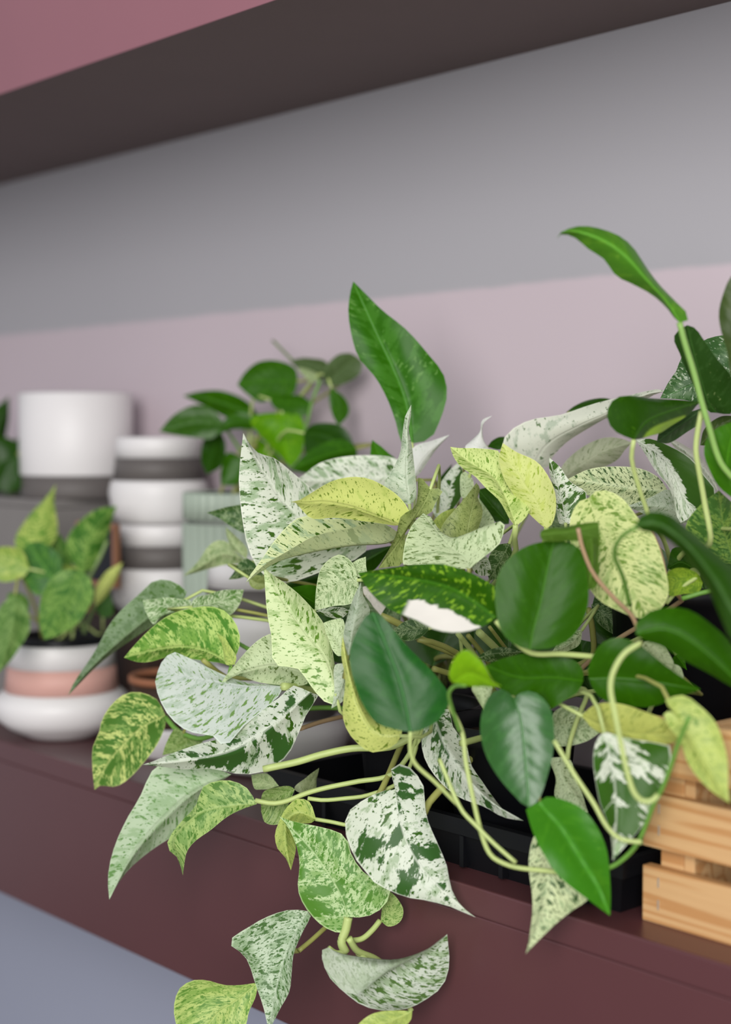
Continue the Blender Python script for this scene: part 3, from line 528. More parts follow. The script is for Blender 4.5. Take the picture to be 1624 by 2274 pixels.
('D','dark_gloss',[(-5803,7391,13284),(-5668,7512,13322),(-5500,7647,13203),(-5261,7820,12925)],[(-5803,7391,13284),(-5820,7408,13344),(-5804,7444,13384),(-5767,7502,13425),(-5701,7589,13440),(-5623,7676,13424),(-5545,7748,13361),(-5421,7831,13222),(-5261,7820,12925)],[(-5803,7391,13284),(-5784,7464,13235),(-5736,7546,13204),(-5635,7665,13112),(-5514,7753,13033),(-5397,7802,12967),(-5261,7820,12925)],1),
('D','dark_gloss',[(-6339,7590,12927),(-6184,7704,12939),(-6013,7828,12925),(-5765,8004,12880)],[(-6339,7590,12927),(-6328,7571,13001),(-6253,7603,13157),(-6160,7672,13203),(-6050,7753,13148),(-5949,7829,13055),(-5846,7918,12956),(-5765,8004,12880)],[(-6339,7590,12927),(-6316,7617,12846),(-6261,7667,12782),(-6156,7757,12746),(-6031,7854,12756),(-5900,7940,12817),(-5807,7989,12857),(-5765,8004,12880)],0),
('D','dark_gloss',[(-6459,7678,12885),(-6574,7504,12914),(-6696,7317,12919),(-6821,7131,13000)],[(-6459,7678,12885),(-6469,7688,12951),(-6513,7648,13018),(-6604,7538,13052),(-6699,7399,13066),(-6780,7247,13039),(-6821,7131,13000)],[(-6459,7678,12885),(-6464,7625,12813),(-6504,7540,12763),(-6547,7460,12716),(-6577,7412,12781),(-6622,7349,12821),(-6694,7252,12806),(-6751,7187,12861),(-6786,7152,12926),(-6821,7131,13000)],0),
('D','gloss',[(-6655,7226,12798),(-6592,7222,12661),(-6526,7189,12460),(-6474,7157,12291),(-6432,7125,12143)],[(-6655,7226,12798),(-6686,7157,12859),(-6720,7091,12843),(-6736,7031,12762),(-6728,6987,12639),(-6696,6976,12517),(-6649,6988,12415),(-6570,7028,12294),(-6497,7074,12204),(-6449,7108,12148),(-6432,7125,12143)],[(-6655,7226,12798),(-6625,7240,12830),(-6562,7282,12850),(-6496,7320,12813),(-6436,7341,12722),(-6398,7323,12579),(-6382,7292,12457),(-6384,7246,12336),(-6393,7194,12214),(-6415,7148,12153),(-6432,7125,12143)],0),
('D','midgreen',[(-6390,7175,12175),(-6363,7192,12134),(-6276,7253,12023),(-6167,7319,11832),(-6067,7379,11651),(-6001,7408,11489)],[(-6390,7175,12175),(-6456,7131,12138),(-6450,7145,12062),(-6428,7172,11955),(-6396,7200,11870),(-6326,7249,11736),(-6246,7301,11648),(-6143,7358,11572),(-6059,7395,11517),(-6001,7408,11489)],[(-6390,7175,12175),(-6366,7227,12205),(-6302,7312,12182),(-6224,7400,12126),(-6170,7450,12042),(-6126,7480,11949),(-6091,7490,11848),(-6056,7473,11698),(-6028,7447,11582),(-6001,7408,11489)],0),
('D','bluedark',[(-7093,6718,12581),(-7151,6722,12768),(-7221,6713,12956),(-7307,6688,13145),(-7398,6660,13337)],[(-7093,6718,12581),(-7143,6670,12588),(-7250,6578,12630),(-7333,6522,12745),(-7402,6496,12914),(-7441,6499,13062),(-7443,6529,13157),(-7430,6579,13252),(-7417,6619,13311),(-7398,6660,13337)],[(-7093,6718,12581),(-7056,6765,12588),(-6995,6855,12640),(-6963,6914,12721),(-6961,6939,12811),(-6997,6918,12874),(-7072,6869,12979),(-7173,6801,13094),(-7278,6735,13226),(-7347,6695,13316),(-7398,6660,13337)],1),
('D','limebright',[(-6641,6652,12963),(-6537,6693,13028),(-6433,6732,12995),(-6337,6767,12967)],[(-6641,6652,12963),(-6640,6615,13008),(-6588,6610,13123),(-6520,6645,13186),(-6459,6678,13136),(-6408,6706,13072),(-6372,6727,13003),(-6337,6767,12967)],[(-6641,6652,12963),(-6561,6718,12947),(-6456,6757,12946),(-6337,6767,12967)],0),
('A','greygreen',[(-10198,7116,13150),(-10441,6971,13031),(-10628,6866,12871),(-10876,6731,12629),(-11017,6656,12474),(-11145,6592,12310)],[(-10198,7116,13150),(-10228,7171,13212),(-10335,7147,13280),(-10440,7104,13306),(-10552,7048,13285),(-10670,6994,13176),(-10806,6918,13045),(-10911,6853,12901),(-10986,6801,12743),(-11072,6722,12559),(-11133,6645,12419),(-11145,6592,12310)],[(-10198,7116,13150),(-10370,7136,12997),(-10571,7074,12914),(-10756,6998,12798),(-10917,6903,12671),(-11059,6779,12512),(-11131,6676,12387),(-11145,6592,12310)],0),
('A','green_marble',[(-9989,7048,13118),(-10201,6956,13107),(-10422,6866,13156)],[(-9989,7048,13118),(-10041,7071,13166),(-10259,6996,13177),(-10358,6933,13166),(-10422,6866,13156)],[(-9989,7048,13118),(-10077,6967,13090),(-10197,6888,13032),(-10255,6863,12968),(-10353,6848,13069),(-10422,6866,13156)],0),
('A','green_marble',[(-9910,6987,13132),(-9858,7169,13153),(-9797,7423,13250)],[(-9910,6987,13132),(-9948,7039,13189),(-9922,7216,13232),(-9867,7342,13251),(-9797,7423,13250)],[(-9910,6987,13132),(-9880,7022,13103),(-9803,7161,13099),(-9767,7250,13052),(-9758,7351,13142),(-9797,7423,13250)],0),
('A','limegreen',[(-9438,7032,12698),(-9570,6989,12781),(-9777,6899,12833),(-10047,6769,12803),(-10336,6628,12716)],[(-9438,7032,12698),(-9430,7069,12788),(-9430,7114,12901),(-9492,7106,13039),(-9590,7054,13129),(-9683,6993,13154),(-9811,6909,13140),(-9954,6818,13086),(-10107,6731,12960),(-10244,6664,12819),(-10336,6628,12716)],[(-9438,7032,12698),(-9558,7035,12715),(-9710,7010,12715),(-9918,6950,12729),(-10057,6886,12727),(-10200,6792,12680),(-10281,6718,12680),(-10336,6628,12716)],1),
('A','lime',[(-9360,7001,12732),(-9444,6992,12820),(-9568,6981,12958)],[(-9360,7001,12732),(-9442,6974,12731),(-9506,6998,12852),(-9568,6981,12958)],[(-9360,7001,12732),(-9358,7015,12788),(-9471,6996,12920),(-9568,6981,12958)],1),
('A','greywhite',[(-8932,7140,12601),(-9203,7032,12584),(-9479,6921,12591),(-9761,6807,12621),(-9985,6715,12641)],[(-8932,7140,12601),(-9115,7124,12594),(-9306,7079,12594),(-9502,7018,12629),(-9685,6944,12694),(-9837,6861,12764),(-9915,6805,12790),(-9974,6750,12714),(-9985,6715,12641)],[(-8932,7140,12601),(-8956,7127,12537),(-9068,7055,12423),(-9207,6971,12286),(-9340,6903,12115),(-9451,6851,12189),(-9560,6788,12194),(-9687,6721,12236),(-9803,6678,12330),(-9887,6666,12438),(-9960,6674,12559),(-9985,6715,12641)],1),
('A','white_patch',[(-8643,7162,12592),(-8883,7021,12351),(-9111,6881,12160),(-9301,6757,12071),(-9560,6585,12010),(-9787,6434,11967)],[(-8643,7162,12592),(-8835,7143,12617),(-8934,7126,12534),(-9134,7058,12388),(-9316,6973,12206),(-9409,6907,12166),(-9555,6784,12112),(-9707,6610,12028),(-9773,6500,11979),(-9787,6434,11967)],[(-8643,7162,12592),(-8640,7243,12570),(-8765,7230,12405),(-8847,7224,12255),(-8948,7200,12077),(-9056,7140,11966),(-9177,7057,11905),(-9313,6953,11904),(-9434,6853,11937),(-9600,6689,11924),(-9717,6554,11947),(-9787,6434,11967)],1),
('A','yellowmottle',[(-10264,6972,12219),(-10425,6856,12113),(-10559,6765,11967),(-10686,6684,11793),(-10795,6627,11566)],[(-10264,6972,12219),(-10309,6934,12338),(-10376,6874,12387),(-10458,6800,12402),(-10529,6734,12373),(-10604,6669,12289),(-10661,6625,12177),(-10695,6610,12050),(-10735,6586,11965),(-10754,6580,11894),(-10772,6594,11751),(-10795,6627,11566)],[(-10264,6972,12219),(-10287,6990,12143),(-10328,6985,12055),(-10392,6962,11938),(-10485,6909,11807),(-10557,6858,11703),(-10634,6794,11619),(-10701,6732,11593),(-10761,6673,11605),(-10795,6627,11566)],1),
('A','greygreen_lite',[(-9489,7060,11848),(-9699,6848,11702),(-9849,6696,11521),(-10025,6516,11231),(-10171,6369,10841)],[(-9489,7060,11848),(-9634,6976,11897),(-9839,6819,11932),(-9989,6687,11873),(-10081,6598,11638),(-10151,6516,11458),(-10204,6431,11210),(-10211,6383,11002),(-10171,6369,10841)],[(-9489,7060,11848),(-9683,7010,11708),(-9802,6964,11539),(-9929,6878,11359),(-10077,6719,11191),(-10175,6549,11042),(-10197,6449,10930),(-10171,6369,10841)],0),
('A','greenlip',[(-9111,7020,11690),(-9261,6880,11670),(-9414,6737,11625),(-9519,6636,11517),(-9591,6570,11378),(-9564,6608,11280),(-9548,6638,11119)],[(-9111,7020,11690),(-9198,6991,11803),(-9305,6914,11854),(-9418,6819,11832),(-9466,6775,11795),(-9515,6731,11656),(-9592,6648,11526),(-9653,6569,11341),(-9596,6620,11255),(-9548,6638,11119)],[(-9111,7020,11690),(-9150,6934,11665),(-9232,6819,11597),(-9320,6726,11501),(-9410,6655,11399),(-9472,6621,11312),(-9513,6620,11207),(-9548,6638,11119)],1),
('A','palelime',[(-9082,7212,11804),(-9238,7193,11820),(-9385,7176,11843)],[(-9082,7212,11804),(-9237,7233,11863),(-9330,7207,11861),(-9385,7176,11843)],[(-9082,7212,11804),(-9185,7151,11769),(-9277,7126,11762),(-9385,7176,11843)],0),
('A','olivegreen',[(-8923,7240,11803),(-9048,7165,11734),(-9166,7103,11607)],[(-8923,7240,11803),(-8945,7205,11828),(-9013,7138,11819),(-9105,7073,11771),(-9166,7103,11607)],[(-8923,7240,11803),(-8965,7180,11632),(-9007,7156,11535),(-9107,7097,11535),(-9166,7103,11607)],0),
('A','lime',[(-8655,7226,11625),(-8744,7130,11681),(-8800,7063,11619),(-8802,7048,11451),(-8766,7072,11243)],[(-8655,7226,11625),(-8728,7222,11745),(-8804,7163,11760),(-8868,7102,11682),(-8899,7062,11581),(-8910,7034,11489),(-8880,7038,11386),(-8827,7068,11329),(-8766,7072,11243)],[(-8655,7226,11625),(-8712,7216,11584),(-8772,7185,11578),(-8825,7148,11549),(-8823,7153,11460),(-8805,7152,11381),(-8794,7121,11307),(-8766,7072,11243)],1),
('A','olivedull',[(-8940,7365,11728),(-8953,7417,11808),(-8958,7510,11922)],[(-8940,7365,11728),(-9000,7296,11787),(-8966,7394,11868),(-8958,7510,11922)],[(-8940,7365,11728),(-8938,7450,11754),(-8959,7490,11842),(-8958,7510,11922)],1),
('A','white_patch',[(-7972,7414,11945),(-7910,7377,11784),(-7807,7362,11595),(-7679,7383,11439),(-7504,7439,11288),(-7282,7524,11145)],[(-7972,7414,11945),(-8027,7291,11931),(-8080,7168,11877),(-8113,7078,11811),(-8107,7035,11714),(-8061,7032,11604),(-7990,7049,11481),(-7918,7083,11400),(-7860,7110,11333),(-7771,7168,11294),(-7684,7227,11257),(-7600,7288,11249),(-7446,7401,11217),(-7357,7466,11179),(-7282,7524,11145)],[(-7972,7414,11945),(-7975,7371,12030),(-7958,7355,12118),(-7876,7405,12140),(-7790,7443,12073),(-7736,7457,11998),(-7695,7428,11860),(-7656,7421,11765),(-7568,7438,11615),(-7493,7452,11480),(-7440,7442,11331),(-7372,7466,11221),(-7282,7524,11145)],0),
('A','greenmottle',[(-8172,7119,11021),(-8242,7110,11172),(-8354,7067,11339),(-8490,7003,11507),(-8687,6895,11699)],[(-8172,7119,11021),(-8166,7120,10928),(-8206,7079,10903),(-8297,6999,10944),(-8384,6934,11037),(-8444,6902,11137),(-8472,6901,11223),(-8492,6934,11366),(-8536,6939,11494),(-8608,6923,11621),(-8687,6895,11699)],[(-8172,7119,11021),(-8117,7180,11018),(-8061,7251,11036),(-8008,7329,11101),(-7992,7370,11206),(-8073,7303,11270),(-8159,7238,11348),(-8229,7199,11463),(-8272,7187,11572),(-8354,7127,11619),(-8479,7034,11648),(-8607,6943,11670),(-8687,6895,11699)],1),
('A','greencurl',[(-8159,7428,10929),(-8080,7453,11031),(-8044,7424,11171)],[(-8159,7428,10929),(-8154,7433,11002),(-8105,7430,11107),(-8044,7424,11171)],[(-8159,7428,10929),(-8089,7441,10901),(-8009,7481,10946),(-7979,7488,11047),(-8004,7454,11125),(-8044,7424,11171)],1),
('A','marble_grey',[(-8519,7030,11001),(-8551,6894,10790),(-8553,6797,10581),(-8541,6730,10400),(-8521,6665,10201)],[(-8519,7030,11001),(-8598,6933,11013),(-8687,6809,10974),(-8763,6694,10909),(-8846,6552,10796),(-8759,6614,10716),(-8716,6638,10655),(-8658,6650,10511),(-8582,6666,10344),(-8521,6665,10201)],[(-8519,7030,11001),(-8478,7027,10977),(-8464,6925,10867),(-8455,6848,10748),(-8430,6808,10611),(-8423,6776,10491),(-8455,6719,10374),(-8484,6685,10275),(-8521,6665,10201)],0),
('A','yellowgreen',[(-8665,6678,10513),(-8713,6521,10405),(-8763,6371,10321),(-8782,6218,10143)],[(-8665,6678,10513),(-8714,6559,10510),(-8768,6450,10522),(-8825,6344,10566),(-8877,6253,10574),(-8920,6170,10526),(-8928,6130,10442),(-8915,6115,10343),(-8868,6135,10215),(-8782,6218,10143)],[(-8665,6678,10513),(-8632,6633,10430),(-8625,6567,10341),(-8610,6517,10237),(-8670,6376,10150),(-8782,6218,10143)],1),
('A','greywhite_curl',[(-8069,6848,10886),(-8007,6907,10846),(-7829,7082,10814),(-7726,7186,10812),(-7624,7291,10856),(-7543,7375,10918),(-7480,7442,10996)],[(-8069,6848,10886),(-8059,6784,10887),(-8029,6753,10843),(-7991,6739,10792),(-7916,6752,10730),(-7826,6789,10663),(-7753,6839,10652),(-7688,6897,10706),(-7614,6984,10788),(-7553,7085,10853),(-7491,7244,10927),(-7480,7442,10996)],[(-8069,6848,10886),(-8106,6826,10858),(-8114,6828,10781),(-8079,6881,10650),(-8014,6961,10555),(-7970,7011,10491),(-7901,7088,10428),(-7821,7174,10405),(-7719,7281,10430),(-7615,7386,10524),(-7537,7457,10620),(-7497,7482,10760),(-7490,7467,10884),(-7480,7442,10996)],1),
('A','lime',[(-7480,7105,10532),(-7565,6940,10470),(-7672,6730,10400)],[(-7480,7105,10532),(-7559,7032,10531),(-7648,6900,10522),(-7687,6781,10454),(-7672,6730,10400)],[(-7480,7105,10532),(-7491,7096,10459),(-7571,6965,10353),(-7672,6730,10400)],1),
('A','cream_lime',[(-8214,7046,12641),(-8321,7051,12875),(-8475,6992,13057),(-8646,6929,13266),(-8831,6872,13531)],[(-8214,7046,12641),(-8235,7025,12561),(-8303,6973,12614),(-8380,6929,12721),(-8450,6893,12822),(-8595,6787,12846),(-8653,6803,13032),(-8712,6817,13195),(-8771,6843,13372),(-8831,6872,13531)],[(-8214,7046,12641),(-8266,7098,12707),(-8374,7162,12882),(-8476,7183,13059),(-8562,7160,13184),(-8661,7099,13311),(-8751,7014,13402),(-8807,6942,13461),(-8831,6872,13531)],0),
('A','pale',[(-8133,7078,12871),(-8168,7062,12713),(-8233,7017,12542)],[(-8133,7078,12871),(-8212,7033,12855),(-8229,7041,12660),(-8233,7017,12542)],[(-8133,7078,12871),(-8163,7114,12744),(-8192,7098,12598),(-8233,7017,12542)],0),
('A','cream',[(-8810,7284,12696),(-9058,7161,12743),(-9267,7050,12692),(-9419,6972,12605),(-9508,6938,12498)],[(-8810,7284,12696),(-8932,7206,12842),(-9073,7133,12982),(-9145,7085,12945),(-9241,7031,12853),(-9346,6982,12731),(-9425,6953,12626),(-9508,6938,12498)],[(-8810,7284,12696),(-8869,7316,12609),(-9071,7252,12576),(-9203,7193,12587),(-9323,7125,12612),(-9430,7044,12627),(-9508,6938,12498)],0),
('A','yellow',[(-7603,7112,12425),(-7731,6999,12439),(-7831,6934,12607),(-7917,6902,12855),(-7972,6900,13099)],[(-7603,7112,12425),(-7654,7107,12360),(-7714,7077,12320),(-7805,7019,12294),(-7877,6975,12336),(-7951,6932,12424),(-7990,6916,12529),(-7996,6925,12632),(-7993,6938,12795),(-8003,6911,12973),(-7972,6900,13099)],[(-7603,7112,12425),(-7637,7147,12468),(-7805,7081,12487),(-7904,7046,12607),(-7969,7009,12791),(-7990,6966,12945),(-7972,6900,13099)],0),
('A','palegrey',[(-7979,6956,12949),(-8044,7059,13156),(-8126,7205,13445)],[(-7979,6956,12949),(-8058,6990,13007),(-8117,7035,13092),(-8148,7088,13180),(-8163,7151,13305),(-8126,7205,13445)],[(-7979,6956,12949),(-8010,7037,13008),(-8050,7143,13137),(-8053,7228,13242),(-8110,7215,13346),(-8126,7205,13445)],0),
('A','pinkwhite',[(-7968,7081,13431),(-7874,7111,13361),(-7803,7101,13245)],[(-7968,7081,13431),(-7906,7093,13441),(-7816,7121,13394),(-7771,7138,13335),(-7803,7101,13245)],[(-7968,7081,13431),(-7963,7089,13384),(-7890,7109,13301),(-7803,7101,13245)],1),
('A','cream',[(-8258,7167,12908),(-8348,7150,13022),(-8445,7125,13130)],[(-8258,7167,12908),(-8256,7174,13041),(-8296,7185,13163),(-8372,7147,13157),(-8445,7125,13130)],[(-8258,7167,12908),(-8329,7150,12902),(-8420,7140,13027),(-8445,7125,13130)],0),
('A','olivegreen',[(-9994,6966,12120),(-10088,6934,11989),(-10185,6887,11913)],[(-9994,6966,12120),(-10062,6933,12142),(-10134,6902,12041),(-10185,6887,11913)],[(-9994,6966,12120),(-9882,7081,12054),(-10013,6978,11968),(-10185,6887,11913)],0),
('G','blurlime',[(-13841,7853,13241),(-13969,7906,13467),(-14045,8041,13715),(-14099,8221,13977)],[(-13841,7853,13241),(-14045,7770,13253),(-14143,7760,13366),(-14182,7816,13500),(-14179,7938,13654),(-14143,8087,13800),(-14099,8221,13977)],[(-13841,7853,13241),(-13874,8004,13330),(-13914,8114,13460),(-13966,8155,13575),(-14079,8185,13809),(-14099,8221,13977)],0),
('G','blurhalf',[(-13524,8196,13086),(-13621,8302,13329),(-13665,8469,13556),(-13665,8691,13752)],[(-13524,8196,13086),(-13627,8169,13139),(-13734,8156,13251),(-13818,8178,13403),(-13823,8292,13556),(-13769,8489,13710),(-13665,8691,13752)],[(-13524,8196,13086),(-13557,8306,13116),(-13606,8428,13225),(-13663,8563,13413),(-13693,8637,13588),(-13665,8691,13752)],1),
('G','blurgreen',[(-13030,7854,13168),(-12970,7687,12931),(-12938,7540,12759),(-12882,7370,12536)],[(-13030,7854,13168),(-13096,7722,13172),(-13132,7594,13093),(-13109,7463,12899),(-13004,7386,12673),(-12882,7370,12536)],[(-13030,7854,13168),(-12915,7901,13089),(-12843,7892,12964),(-12812,7836,12840),(-12815,7676,12667),(-12853,7488,12565),(-12882,7370,12536)],1),
('G','blurdark',[(-13513,7901,12989),(-13729,7831,13191),(-13912,7785,13397)],[(-13513,7901,12989),(-13670,7750,12871),(-13825,7667,13059),(-13908,7684,13266),(-13912,7785,13397)],[(-13513,7901,12989),(-13495,7935,13065),(-13570,7937,13273),(-13760,7852,13402),(-13912,7785,13397)],1),
('G','blurlime',[(-13711,7691,13142),(-13855,7535,13219),(-14022,7350,13257)],[(-13711,7691,13142),(-13749,7607,13337),(-13893,7452,13366),(-14022,7350,13257)],[(-13711,7691,13142),(-13746,7601,13049),(-13889,7424,13031),(-14022,7350,13257)],0),
('G','blurmottle',[(-13624,7469,12914),(-13448,7327,12599),(-13257,7074,12196)],[(-13624,7469,12914),(-13693,7337,12784),(-13594,7197,12502),(-13257,7074,12196)],[(-13624,7469,12914),(-13502,7537,12747),(-13415,7506,12568),(-13349,7311,12348),(-13257,7074,12196)],0),
('G','yellow',[(-13433,8271,12736),(-13447,8418,12960),(-13433,8606,13176)],[(-13433,8271,12736),(-13550,8356,12917),(-13541,8479,13077),(-13433,8606,13176)],[(-13433,8271,12736),(-13472,8432,12839),(-13466,8580,13047),(-13433,8606,13176)],1),
('G','blurlime',[(-13632,8215,12940),(-13702,8146,13057),(-13783,8060,13135)],[(-13632,8215,12940),(-13604,8200,13100),(-13691,8118,13158),(-13783,8060,13135)],[(-13632,8215,12940),(-13667,8123,12904),(-13748,8039,13021),(-13783,8060,13135)],0),
('G','blurgreen',[(-14062,7860,12634),(-14145,7775,12752),(-14215,7705,12851)],[(-14062,7860,12634),(-14034,7846,12796),(-14122,7764,12874),(-14215,7705,12851)],[(-14062,7860,12634),(-14109,7754,12638),(-14179,7684,12737),(-14215,7705,12851)],0),
('G','blurdark',[(-13720,8539,12571),(-13701,8576,12770),(-13706,8580,12910)],[(-13720,8539,12571),(-13782,8498,12669),(-13768,8525,12829),(-13706,8580,12910)],[(-13720,8539,12571),(-13663,8620,12609),(-13671,8626,12769),(-13706,8580,12910)],0),
('G','blurgreen',[(-13836,8133,12890),(-13975,8151,13177),(-14060,8227,13468)],[(-13836,8133,12890),(-14021,8085,12979),(-14129,8128,13269),(-14060,8227,13468)],[(-13836,8133,12890),(-13865,8265,13019),(-13985,8294,13309),(-14060,8227,13468)],1),
('F','fgreen',[(-12138,9900,15047),(-12419,9733,15050),(-12710,9557,15015)],[(-12138,9900,15047),(-12162,9892,15168),(-12243,9831,15232),(-12373,9734,15265),(-12496,9650,15238),(-12626,9578,15131),(-12710,9557,15015)],[(-12138,9900,15047),(-12174,9865,14913),(-12323,9748,14878),(-12447,9664,14829),(-12589,9593,14916),(-12710,9557,15015)],0),
('F','fgreen',[(-12706,9837,14690),(-12984,9655,14808),(-13242,9483,14898),(-13413,9362,14911)],[(-12706,9837,14690),(-12776,9845,14749),(-12892,9824,14846),(-13044,9755,14928),(-13183,9658,14969),(-13330,9511,14959),(-13413,9362,14911)],[(-12706,9837,14690),(-12743,9856,14632),(-12856,9813,14567),(-12990,9750,14633),(-13186,9622,14737),(-13329,9491,14840),(-13413,9362,14911)],0),
('F','fgreen_gloss',[(-12708,9378,14615),(-12849,9165,14629),(-12962,8985,14586),(-13063,8823,14532)],[(-12708,9378,14615),(-12743,9352,14687),(-12791,9299,14751),(-12880,9188,14804),(-12960,9071,14772),(-13028,8945,14675),(-13063,8823,14532)],[(-12708,9378,14615),(-12732,9360,14544),(-12794,9282,14455),(-12896,9145,14470),(-13005,8962,14498),(-13063,8823,14532)],1),
('F','fgreen',[(-12550,9707,14630),(-12662,9504,14616),(-12741,9332,14494)],[(-12550,9707,14630),(-12610,9645,14702),(-12693,9528,14731),(-12756,9396,14630),(-12741,9332,14494)],[(-12550,9707,14630),(-12602,9674,14559),(-12700,9533,14559),(-12739,9418,14530),(-12741,9332,14494)],0),
('F','fbright',[(-12156,9705,14719),(-12100,9659,14543),(-12013,9643,14361),(-11925,9620,14170)],[(-12156,9705,14719),(-12227,9528,14712),(-12288,9393,14655),(-12193,9430,14508),(-12079,9499,14373),(-11980,9571,14258),(-11925,9620,14170)],[(-12156,9705,14719),(-11972,9791,14697),(-11904,9793,14571),(-11877,9770,14459),(-11867,9726,14320),(-11889,9668,14216),(-11925,9620,14170)],0),
('F','fdark',[(-11615,9543,14515),(-11402,9657,14488),(-11125,9776,14313)],[(-11615,9543,14515),(-11515,9575,14596),(-11386,9644,14616),(-11252,9725,14582),(-11162,9771,14474),(-11125,9776,14313)],[(-11615,9543,14515),(-11508,9498,14298),(-11335,9600,14258),(-11171,9726,14286),(-11125,9776,14313)],0),
('F','fgreen',[(-10959,9665,14368),(-11254,9531,14300),(-11610,9371,14156)],[(-10959,9665,14368),(-11096,9661,14441),(-11259,9607,14447),(-11446,9517,14359),(-11550,9445,14257),(-11610,9371,14156)],[(-10959,9665,14368),(-11033,9712,14261),(-11269,9633,14191),(-11489,9499,14122),(-11610,9371,14156)],0),
('F','fgreen',[(-11527,9827,14968),(-11423,9855,14788),(-11386,9805,14583)],[(-11527,9827,14968),(-11546,9816,14858),(-11488,9811,14693),(-11386,9805,14583)],[(-11527,9827,14968),(-11429,9923,14858),(-11374,9930,14720),(-11386,9805,14583)],0),
('F','fgrey',[(-11645,9846,14992),(-11459,9905,15146),(-11294,9960,15265)],[(-11645,9846,14992),(-11586,9787,15147),(-11449,9842,15283),(-11345,9915,15302),(-11294,9960,15265)],[(-11645,9846,14992),(-11479,9903,14989),(-11299,9993,15089),(-11261,10001,15210),(-11294,9960,15265)],1),
('F','fgrey',[(-11681,9967,15127),(-11972,9901,15211),(-12203,9844,15260)],[(-11681,9967,15127),(-11833,10005,15245),(-12063,9940,15282),(-12203,9844,15260)],[(-11681,9967,15127),(-11871,9945,15048),(-12088,9887,15151),(-12203,9844,15260)],0),
('F','palelime',[(-11761,9871,15037),(-11901,9861,15117),(-12070,9836,15184)],[(-11761,9871,15037),(-11854,9912,15117),(-11996,9885,15169),(-12070,9836,15184)],[(-11761,9871,15037),(-11886,9866,15033),(-12023,9852,15120),(-12070,9836,15184)],1),
('F','fdark',[(-12978,9523,14559),(-12929,9415,14328),(-12884,9291,14085)],[(-12978,9523,14559),(-13052,9380,14458),(-12997,9299,14227),(-12884,9291,14085)],[(-12978,9523,14559),(-12908,9552,14400),(-12864,9473,14183),(-12884,9291,14085)],1),
('F','fgreen',[(-12641,9576,14257),(-12723,9475,14128),(-12784,9395,13977)],[(-12641,9576,14257),(-12720,9439,14315),(-12762,9380,14129),(-12784,9395,13977)],[(-12641,9576,14257),(-12598,9561,14114),(-12649,9491,13985),(-12784,9395,13977)],0),
('F','fbright',[(-12732,9791,14458),(-12589,9809,14313),(-12371,9874,14185)],[(-12732,9791,14458),(-12658,9863,14428),(-12480,9906,14284),(-12371,9874,14185)],[(-12732,9791,14458),(-12710,9774,14312),(-12559,9821,14183),(-12371,9874,14185)],0),
('F','fgreen',[(-12324,9676,14856),(-12147,9752,14826),(-11885,9865,14823)],[(-12324,9676,14856),(-12269,9741,14898),(-12047,9853,14896),(-11885,9865,14823)],[(-12324,9676,14856),(-12235,9678,14769),(-12006,9783,14684),(-11910,9849,14711),(-11885,9865,14823)],0),
('H','fdark',[(-17092,9363,13771),(-17262,9213,14304),(-17175,9362,14977)],[(-17092,9363,13771),(-17441,9118,13965),(-17470,9142,14641),(-17175,9362,14977)],[(-17092,9363,13771),(-17349,9385,14302),(-17287,9419,14698),(-17175,9362,14977)],0),
('H','fdark',[(-16979,9488,13743),(-17141,9332,14079),(-17008,9513,14500)],[(-16979,9488,13743),(-17226,9250,13826),(-17245,9266,14303),(-17008,9513,14500)],[(-16979,9488,13743),(-17143,9488,13964),(-17130,9516,14303),(-17008,9513,14500)],0),
('H','fdark',[(-17611,9079,13735),(-17473,9260,14075),(-17295,9482,14358)],[(-17611,9079,13735),(-17676,9118,14074),(-17487,9333,14301),(-17295,9482,14358)],[(-17611,9079,13735),(-17351,9316,13736),(-17286,9410,14019),(-17295,9482,14358)],0),
('C','dark_mottle',[(-7676,9358,13349),(-7923,9265,13660),(-8092,9239,13978)],[(-7676,9358,13349),(-7945,9238,13409),(-8110,9181,13690),(-8092,9239,13978)],[(-7676,9358,13349),(-7687,9423,13665),(-7891,9334,13910),(-8092,9239,13978)],1),
('C','dark',[(-7210,9226,12668),(-7374,9209,12998),(-7571,9176,13368)],[(-7210,9226,12668),(-7411,9043,12733),(-7533,9026,13033),(-7571,9176,13368)],[(-7210,9226,12668),(-7258,9394,12959),(-7433,9334,13298),(-7571,9176,13368)],1),
('E','dark',[(-6919,9279,13036),(-7112,9253,13396),(-7294,9210,13695)],[(-6919,9279,13036),(-7141,9186,13091),(-7293,9158,13389),(-7294,9210,13695)],[(-6919,9279,13036),(-6886,9397,13369),(-7111,9303,13666),(-7294,9210,13695)],1),
('E','dark',[(-6457,9194,13022),(-6619,9195,13402),(-6737,9240,13789)],[(-6457,9194,13022),(-6685,9072,13109),(-6784,9093,13430),(-6737,9240,13789)],[(-6457,9194,13022),(-6413,9344,13407),(-6587,9309,13727),(-6737,9240,13789)],1),
('E','dark_mottle',[(-6905,9105,12515),(-7043,9118,12801),(-7142,9187,13125)],[(-6905,9105,12515),(-7102,8929,12577),(-7183,8974,12901),(-7142,9187,13125)],[(-6905,9105,12515),(-6849,9246,12776),(-7009,9233,13065),(-7142,9187,13125)],1),
('B','dark',[(-8832,8607,12615),(-8815,8795,12969),(-8882,8912,13403)],[(-8832,8607,12615),(-8997,8460,12759),(-8991,8605,13154),(-8882,8912,13403)],[(-8832,8607,12615),(-8643,8883,12793),(-8689,8982,13189),(-8882,8912,13403)],1),
('B','dark',[(-8303,8896,12573),(-8354,9001,12922),(-8518,9014,13347)],[(-8303,8896,12573),(-8472,8759,12750),(-8539,8826,13102),(-8518,9014,13347)],[(-8303,8896,12573),(-8165,9116,12821),(-8283,9135,13210),(-8518,9014,13347)],1),
